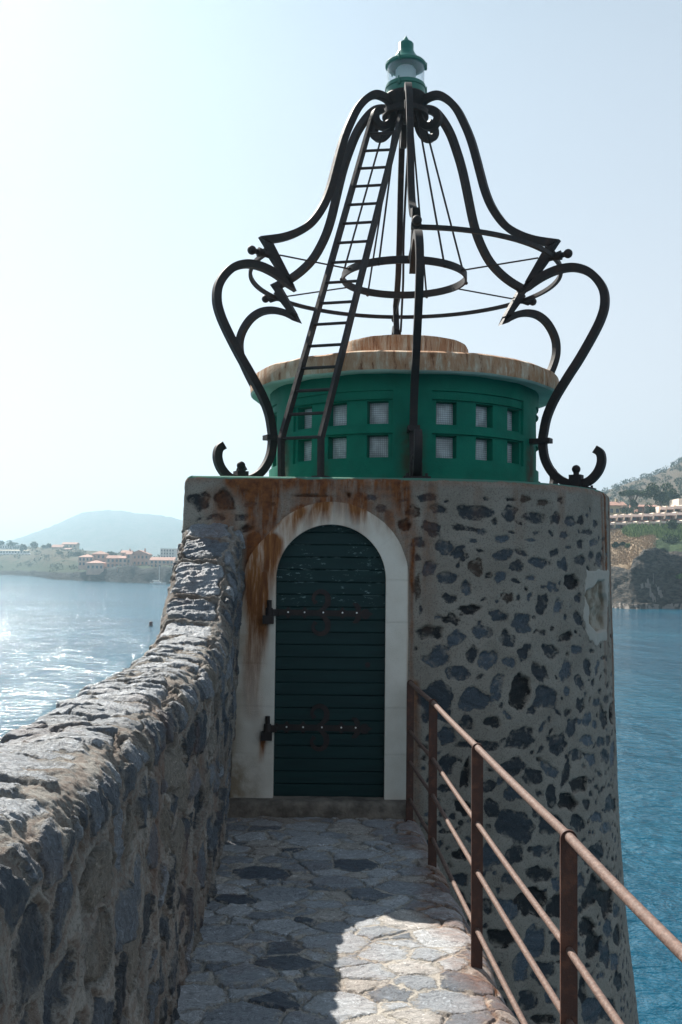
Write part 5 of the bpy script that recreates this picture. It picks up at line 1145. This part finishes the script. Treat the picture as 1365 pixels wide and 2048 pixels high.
# cars parked on the headland road
M_CARW = simple('white_car_paint', (0.8, 0.8, 0.8), 0.3, 0.05, 1); car0 = None
for i, px in enumerate((6, 13, 21, 28, 43, 50, 57)):
    p = at(px, 1109.5, 850)
    if car0 is None:
        mb = MB(); mb.prism([(-2.1, .3), (2.1, .3), (2.15, .8), (1.5, .95), (.9, 1.45), (-1.2, 1.5), (-2.0, .95), (-2.15, .7)], lambda a, b, d: (p[0] + a, p[1] + d, p[2] + b), -.85, .85)
        for wx in (-1.3, 1.3): mb.cyl((p[0] + wx, p[1] - .9, p[2] + .32), (p[0] + wx, p[1] + .9, p[2] + .32), .32, 12, 1)
        car0 = mb.build('parked_car', [M_CARW, M_WIN], None, loc=tuple(p)); c = car0
    else: c = car0.copy(); COL.objects.link(c); c.location = tuple(p)
    setp(c, 'tiny white car parked in the row under the white hotel', 'car', 'white cars parked on the headland road')
# sailing boat
p = at(316, 1175, 478); p[2] = WZ; boat = thing('sailing_boat', tuple(p), 'small white sailing boat with bare mast moored below the hazy village', 'boat')
mb = MB(); hs = []
for x, hw, zt in [(-3.6, .75, .85), (-2, 1.15, .8), (0, 1.25, .85), (2, .95, .95), (3.2, .45, 1.05), (4.0, .03, 1.15)]: hs.append([(p[0] + x, p[1] - hw, WZ + zt), (p[0] + x, p[1] - hw * .6, WZ - .2), (p[0] + x, p[1] + hw * .6, WZ - .2), (p[0] + x, p[1] + hw, WZ + zt)])
mb.add([q for h in hs for q in h], [(i * 4 + j, i * 4 + (j + 1) % 4, i * 4 + 4 + (j + 1) % 4, i * 4 + 4 + j) for i in range(5) for j in range(4)] + [(0, 1, 2, 3)])
M_HULL = simple('hull_white', (0.72, 0.73, 0.72), 0.35, 0.05, 1); mb.build('hull', M_HULL, boat)
MB().prism([(-2.2, .8), (1.6, .85), (1.0, 1.35), (-1.9, 1.45)], lambda a, b, d: (p[0] + a, p[1] + d, WZ + b), -.7, .7).build('cabin', M_HULL, boat)
mb = MB(); mb.cyl((p[0] + .6, p[1], WZ + .8), (p[0] + .6, p[1], WZ + 8.8), .09, 8); mb.build('mast', M_HULL, boat)
MB().cyl((p[0] + .6, p[1], WZ + 1.9), (p[0] - 2.6, p[1], WZ + 2.0), .13, 8).build('boom', M_HULL, boat)
for q in ((4.0, 1.15), (-3.6, .85)): MB().cyl((p[0] + .6, p[1], WZ + 8.6), (p[0] + q[0], p[1], WZ + q[1]), .035, 6).build('stay', M_IRON, boat)
# buoy
D = 10.33 * FPX / (1254 - hz_y(302)); p = at(302, 1254, D); M_BUOY = simple('buoy_red', (0.10, 0.045, 0.04), 0.6, 0.2, 3)
mb = MB().lathe([(0.0, WZ - .3), (.34, WZ - .3), (.36, WZ + .12), (.29, WZ + .16), (.29, WZ + .68), (.24, WZ + .72), (0, WZ + .72)], (p[0], p[1]), 20)
setp(mb.build('buoy', M_BUOY, None, loc=(p[0], p[1], WZ)), 'dark red can buoy floating on the bright water by the parapet', 'buoy')

# ------------------------------------------------------------------ right shore: terraced flats, houses, trees
M_FLAT = simple('pinkish_render', (0.78, 0.64, 0.57), 0.9, 0.08, 0.4); M_PIER = simple('beige_render', (0.80, 0.68, 0.56), 0.9, 0.08, 0.4); M_FASC = simple('brown_fascia', (0.25, 0.13, 0.09), 0.8, 0.1, 1)
M_PANE = simple('patio_glass', (0.13, 0.17, 0.20), 0.12, 0.25, 0.8, 0, 0.7)
D1 = 316; pa = at(1300, 1058, D1); flats = thing('terraced_flats', (pa[0], D1 + 12, pa[2]), 'long stepped block of beige terraced flats above the right cliff', 'building')
def tier(piers, y_par_top, y_win_top, y_floor, D, slope, dep=9.0):
    xs = [at(q, y_floor, D)[0] for q in piers]
    for i in range(len(piers)):
        q = piers[i]; dy = slope * (q - piers[0]); zt, zw, zf = at(q, y_par_top + dy, D)[2], at(q, y_win_top + dy, D)[2], at(q, y_floor + dy, D)[2]; x = xs[i]
        m = MB(); m.prism([(D - 2.6, zt + .25), (D + 1.5, zt + .25), (D + 1.5, zf), (D - 1.2, zf)], lambda a, b, d: (x + d, a, b), -.28, .28); m.build('pier', M_PIER, flats)
        if i < len(piers) - 1:
            x1 = xs[i + 1]; a0, a1 = x + .28, x1 - .28
            MB().box((a0, D - 2.2, zw + .06), (a1, D - 1.9, zt + .1)).box((a0, D - 1.9, zw + .05), (a1, D + dep, zw + .30)).build('parapet', M_FLAT, flats)
            MB().box((a0, D - 2.23, zw - .06), (a1, D - 1.92, zw + .09)).build('fascia', M_FASC, flats)
            MB().box((a0, D + 1.3, zf - .6), (a1, D + 1.5, zw + .045)).box((a0, D - 2.1, zf - .6), (a1, D + 1.3, zf)).build('back_wall', M_FASC, flats)
            wq = (a1 - a0); m = MB()
            m.box((a0 + .15, D + 1.2, zf + .05), (a0 + wq * .48, D + 1.28, zw)); m.box((a0 + wq * .5, D + 1.2, zf + .05), (a0 + wq * .72, D + 1.26, zw)); m.build('window', M_PANE, flats)
tier([1208, 1227, 1249.5, 1271.5, 1294.5, 1317, 1340, 1364, 1387, 1410], 1046.5, 1050.5, 1057.5, D1, -0.03)
tier([1212, 1231.5, 1245.5, 1260.5, 1282, 1304, 1326.5, 1349.5, 1373, 1396], 1031.5, 1036.5, 1043.5, D1 + 9, -0.042)
tier([1316, 1329.5, 1345.5, 1361, 1378, 1395], 1015, 1020.5, 1026, D1 + 18, -0.07)
a = at(1358, 1010, D1 + 20); MB().box((a[0], D1 + 20, a[2] - 3), (a[0] + 12, D1 + 30, at(1358, 997, D1 + 20)[2])).build('stair_tower', M_PIER, flats)
a, b = at(1205, 1062, D1 + 1), at(1415, 1058, D1 + 1); MB().box((a[0], D1 - 1.0, a[2] - 5), (b[0], D1 + 30, a[2] - .05)).build('base_wall', M_PIER, flats)
house('hillside_house', 'yellowish house with red tiled roof behind the left end of the flats', 1206, 1253, 1010, 1033, 352, 10, simple('ochre_render', (0.42, 0.37, 0.235), .9, .1, .4), M_TILE, 'gable', 1, 4, 1.5, 'x', True)
house('hillside_house', 'low house with sloping tiled roof under the pines', 1276, 1322, 1013, 1024, 358, 9, M_FASC, M_TILE2, 'mono', 1, 4, 1.2)
def umbrella_pine():
    D = 348; b = at(1266, 1024, D); top = at(1264, 977.5, D)[2]; u = D / FPX; root = thing('stone_pine', tuple(b), 'flat topped umbrella stone pine standing over the terraced flats', 'tree')
    cx = at(1263, 1000, D)[0]; cz = at(1263, 990, D)[2]; cl = []; rg = np.random.default_rng(31)
    for _ in range(30):
        a = rg.uniform(0, 6.28); r = math.sqrt(rg.uniform(0, 1)) * 23 * u; cl.append((cx + r * math.cos(a), D + r * math.sin(a) * .8, cz + (1 - (r / (27 * u)) ** 2) * 7 * u - 1 * u, 6.5 * u, 6 * u, 3.6 * u))
    V, F = leaves(cl, 6500, 0.40, 32); mb = MB(); tr = at(1266, 1008, D)
    mb.tube([b, (b[0] - .2, D, (b[2] + tr[2]) / 2), tr], [.45, .38, .34], 10)
    for q in cl[::2]: mb.tube([tr, ((tr[0] + q[0]) / 2, (D + q[1]) / 2, tr[2] + (q[2] - tr[2]) * .35), (q[0], q[1], q[2] - 1.0 * u)], [.2, .15, .08], 6)
    mb.build('trunk', M_BARK, root); npmesh('crown', V, F, M_PINE, root, smooth=False)
umbrella_pine()
p = at(1322, 1014, 352); tree('pine_tree', p, at(1322, 964, 352)[2], (5.4, 4.5, 4.2), 'large loose crowned pine right of the umbrella pine', 'tree', M_PINE, 41, 2600, .42, .9, 16, .35, 6, None, .38)
p = at(1343, 1016, 346); tree('broadleaf_tree', p, at(1343, 975, 346)[2], (3.0, 3.0, 3.4), 'dense dark tree against the right side of the large pine', 'tree', M_DARKLEAF, 43, 2000, .36, 1.0, 14, .3, 3, None, .42)
BG = 'shrubs around the terraced flats'
for (px, py, D, rx, rz_, m, lab) in [(1266, 1012, 342, 2.0, 1.7, M_DARKLEAF, 'dark round bush at the foot of the umbrella pine'), (1262, 1023, 338, 4.6, 1.5, M_DARKLEAF, 'long low dark hedge behind the flats below the umbrella pine'), (1303, 1019, 338, 2.4, 2.0, M_DARKLEAF, 'dark bush under the sloping tiled roof'),
                                  (1250, 1018, 340, 1.6, 1.2, simple('dry_blossom', (0.40, 0.30, 0.22), .9), 'dry brownish bush in front of the yellowish house'), (1292, 1021, 339, 1.6, 1.3, simple('dusty_blossom', (0.34, 0.29, 0.25), .9), 'dusty pale bush left of the dark bush under the tiled roof'),
                                  (1345, 1049, 300, 2.4, 1.4, M_DARKLEAF, 'dark bush standing in the reeds before the flats')]:
    c = at(px, py, D); shrub('garden_shrub', c, (rx, rx * .8, rz_), lab, m, int(px * 3 + py), 700, .3, BG)
CB = 'bushes on the cliff slope'
for (px, py, D, rx, rz_, m, lab) in [(1320, 1096, 285, 2.6, 2.1, M_BUSH, 'pale green spreading bush on the lip of the dark cliff'), (1313, 1088, 287, 2.0, 1.6, M_BUSH, 'light green bush just under the reeds'), (1345, 1085, 286, 3.4, 2.6, M_DARKLEAF, 'big dark green bush right of the pale spreading one'),
                                  (1231, 1090, 289, 0.95, .75, M_DARKLEAF, 'small dark round bush on the golden grass by the tower'), (1256, 1093, 287, .8, .9, M_BUSH, 'upright green bush at the edge of the golden grass'), (1274, 1137, 268, 1.1, 1.3, M_DARKLEAF, 'green bush hanging on the rock edge below the grass'),
                                  (1362, 1153, 266, 1.2, 1.0, M_BUSH, 'lone light bush on the dark rock face at the right edge'), (1246, 1089, 290, .7, .5, M_OLIVE, 'low olive tuft in the middle of the golden grass'), (1243, 1103, 286, .5, .35, M_OLIVE, 'tiny olive tuft lower on the golden grass'), (1362, 1110, 280, 3.0, 2.4, M_DARKLEAF, 'dark bush at the right edge under the big dark one')]:
    c = at(px, py, D); shrub('cliff_shrub', c, (rx, rx * .8, rz_), lab, m, int(px * 5 + py), 700, .34, CB)
# reed bed along the front of the flats
rg = np.random.default_rng(61); Vs = []
for _ in range(5200):
    px = rg.uniform(1247, 1420); f = rg.uniform(0, 1); D = 306 - 16 * f * min(1, (px - 1240) / 40); yb = 1060 + 5 + f * np.interp(px, [1247, 1290, 1420], [6, 26, 30])
    b = at(px, yb, D); h = rg.uniform(1.8, 3.4) * np.interp(px, [1247, 1262], [.6, 1]); lx, ly = rg.normal(0, .25, 2); w = rg.uniform(.10, .24); sd_ = np.array([w, w * rg.uniform(-1, 1), 0])
    t_ = b + np.array([lx, ly, h]); m_ = b + np.array([lx * .3, ly * .3, h * .6]); Vs += [b - sd_, b + sd_, m_ + sd_ * 1.6, t_]; 
    l2 = np.array([rg.normal(0, .5), rg.normal(0, .3), rg.uniform(-.2, .3)]); Vs += [m_, m_ + l2 * .5 + np.array([0, 0, .12]), m_ + l2 * 1.1, m_ + l2 * .5 - np.array([0, 0, .08])]
Vs = np.array(Vs); o = npmesh('reed_bed', Vs, np.arange(len(Vs)).reshape(-1, 4), M_REED, None, smooth=False, loc=(95, 300, 8)); setp(o, 'tall bright green reeds in a thick band below the terraced flats', 'reeds', kind='stuff')
# scrub on the right hill
cl = []; rg = np.random.default_rng(71)
for _ in range(170):
    px = rg.uniform(1205, 1440); t = 340 * rg.uniform(0.0, 1.02) ** .8; D = 380 + t; z = hr(px, t, D)[0]; r = rg.uniform(.8, 2.3); cl.append((bearing(px) * D, D, z + r * .45, r * 1.2, r * 1.2, r))
for px in (1212, 1236, 1249, 1254, 1267, 1290, 1317, 1321, 1334, 1352, 1362, 1366): D = 716; cl.append((bearing(px) * D, D, elev(px, float(np.interp(px, *HR)), D) + 1.0, 3.0, 3.0, 2.2))
V, F = leaves(cl, 9000, .6, 72); o = npmesh('hillside_scrub', V, F, M_OLIVE, None, smooth=False, loc=(200, 560, 20)); setp(o, 'dark scrub dotted over the dry hillside behind the flats', 'scrub', kind='stuff')
# golden grass stubble on the cliff slope
Vs = []; rg = np.random.default_rng(81)
for _ in range(4200):
    px = rg.uniform(1216, 1312); t = rg.uniform(14, 56); D = rshore(px) + t; z = rc(px, t, D)[0]; b = np.array([bearing(px) * D, D, z - .1]); h = rg.uniform(.25, .7); w = rg.uniform(.04, .1)
    Vs += [b + [-w, 0, 0], b + [w, 0, 0], b + [rg.normal(0, .15) + w * .3, rg.normal(0, .1), h], b + [rg.normal(0, .15), 0, h]]
Vs = np.array(Vs); o = npmesh('dry_grass', Vs, np.arange(len(Vs)).reshape(-1, 4), nmat('dry_grass', (0.26, 0.18, 0.115), (0.44, 0.33, 0.22)), None, smooth=False, loc=(80, 290, 8)); setp(o, 'golden dry grass on the slope between the flats and the dark rock', 'grass', kind='stuff')

# ------------------------------------------------------------------ sea haze
HAZE_D = 0.00042
bm_ = MB().box((-3300, -3300, WZ - 1), (3300, 3300, 158)); hz_o = bm_.build('haze', [], None, sharp=None, smooth=False)
mt = bpy.data.materials.new('haze_air'); mt.use_nodes = True; nt_ = mt.node_tree; nt_.nodes.clear()
ou = nt_.nodes.new('ShaderNodeOutputMaterial'); pv = nt_.nodes.new('ShaderNodeVolumePrincipled'); pv.inputs['Density'].default_value = HAZE_D; pv.inputs['Color'].default_value = (0.58, 0.84, 1.0, 1); pv.inputs['Anisotropy'].default_value = 0.7
nt_.links.new(pv.outputs[0], ou.inputs['Volume']); hz_o.data.materials.append(mt); setp(hz_o, 'pale sea haze filling the air over the bay', 'haze', kind='stuff')
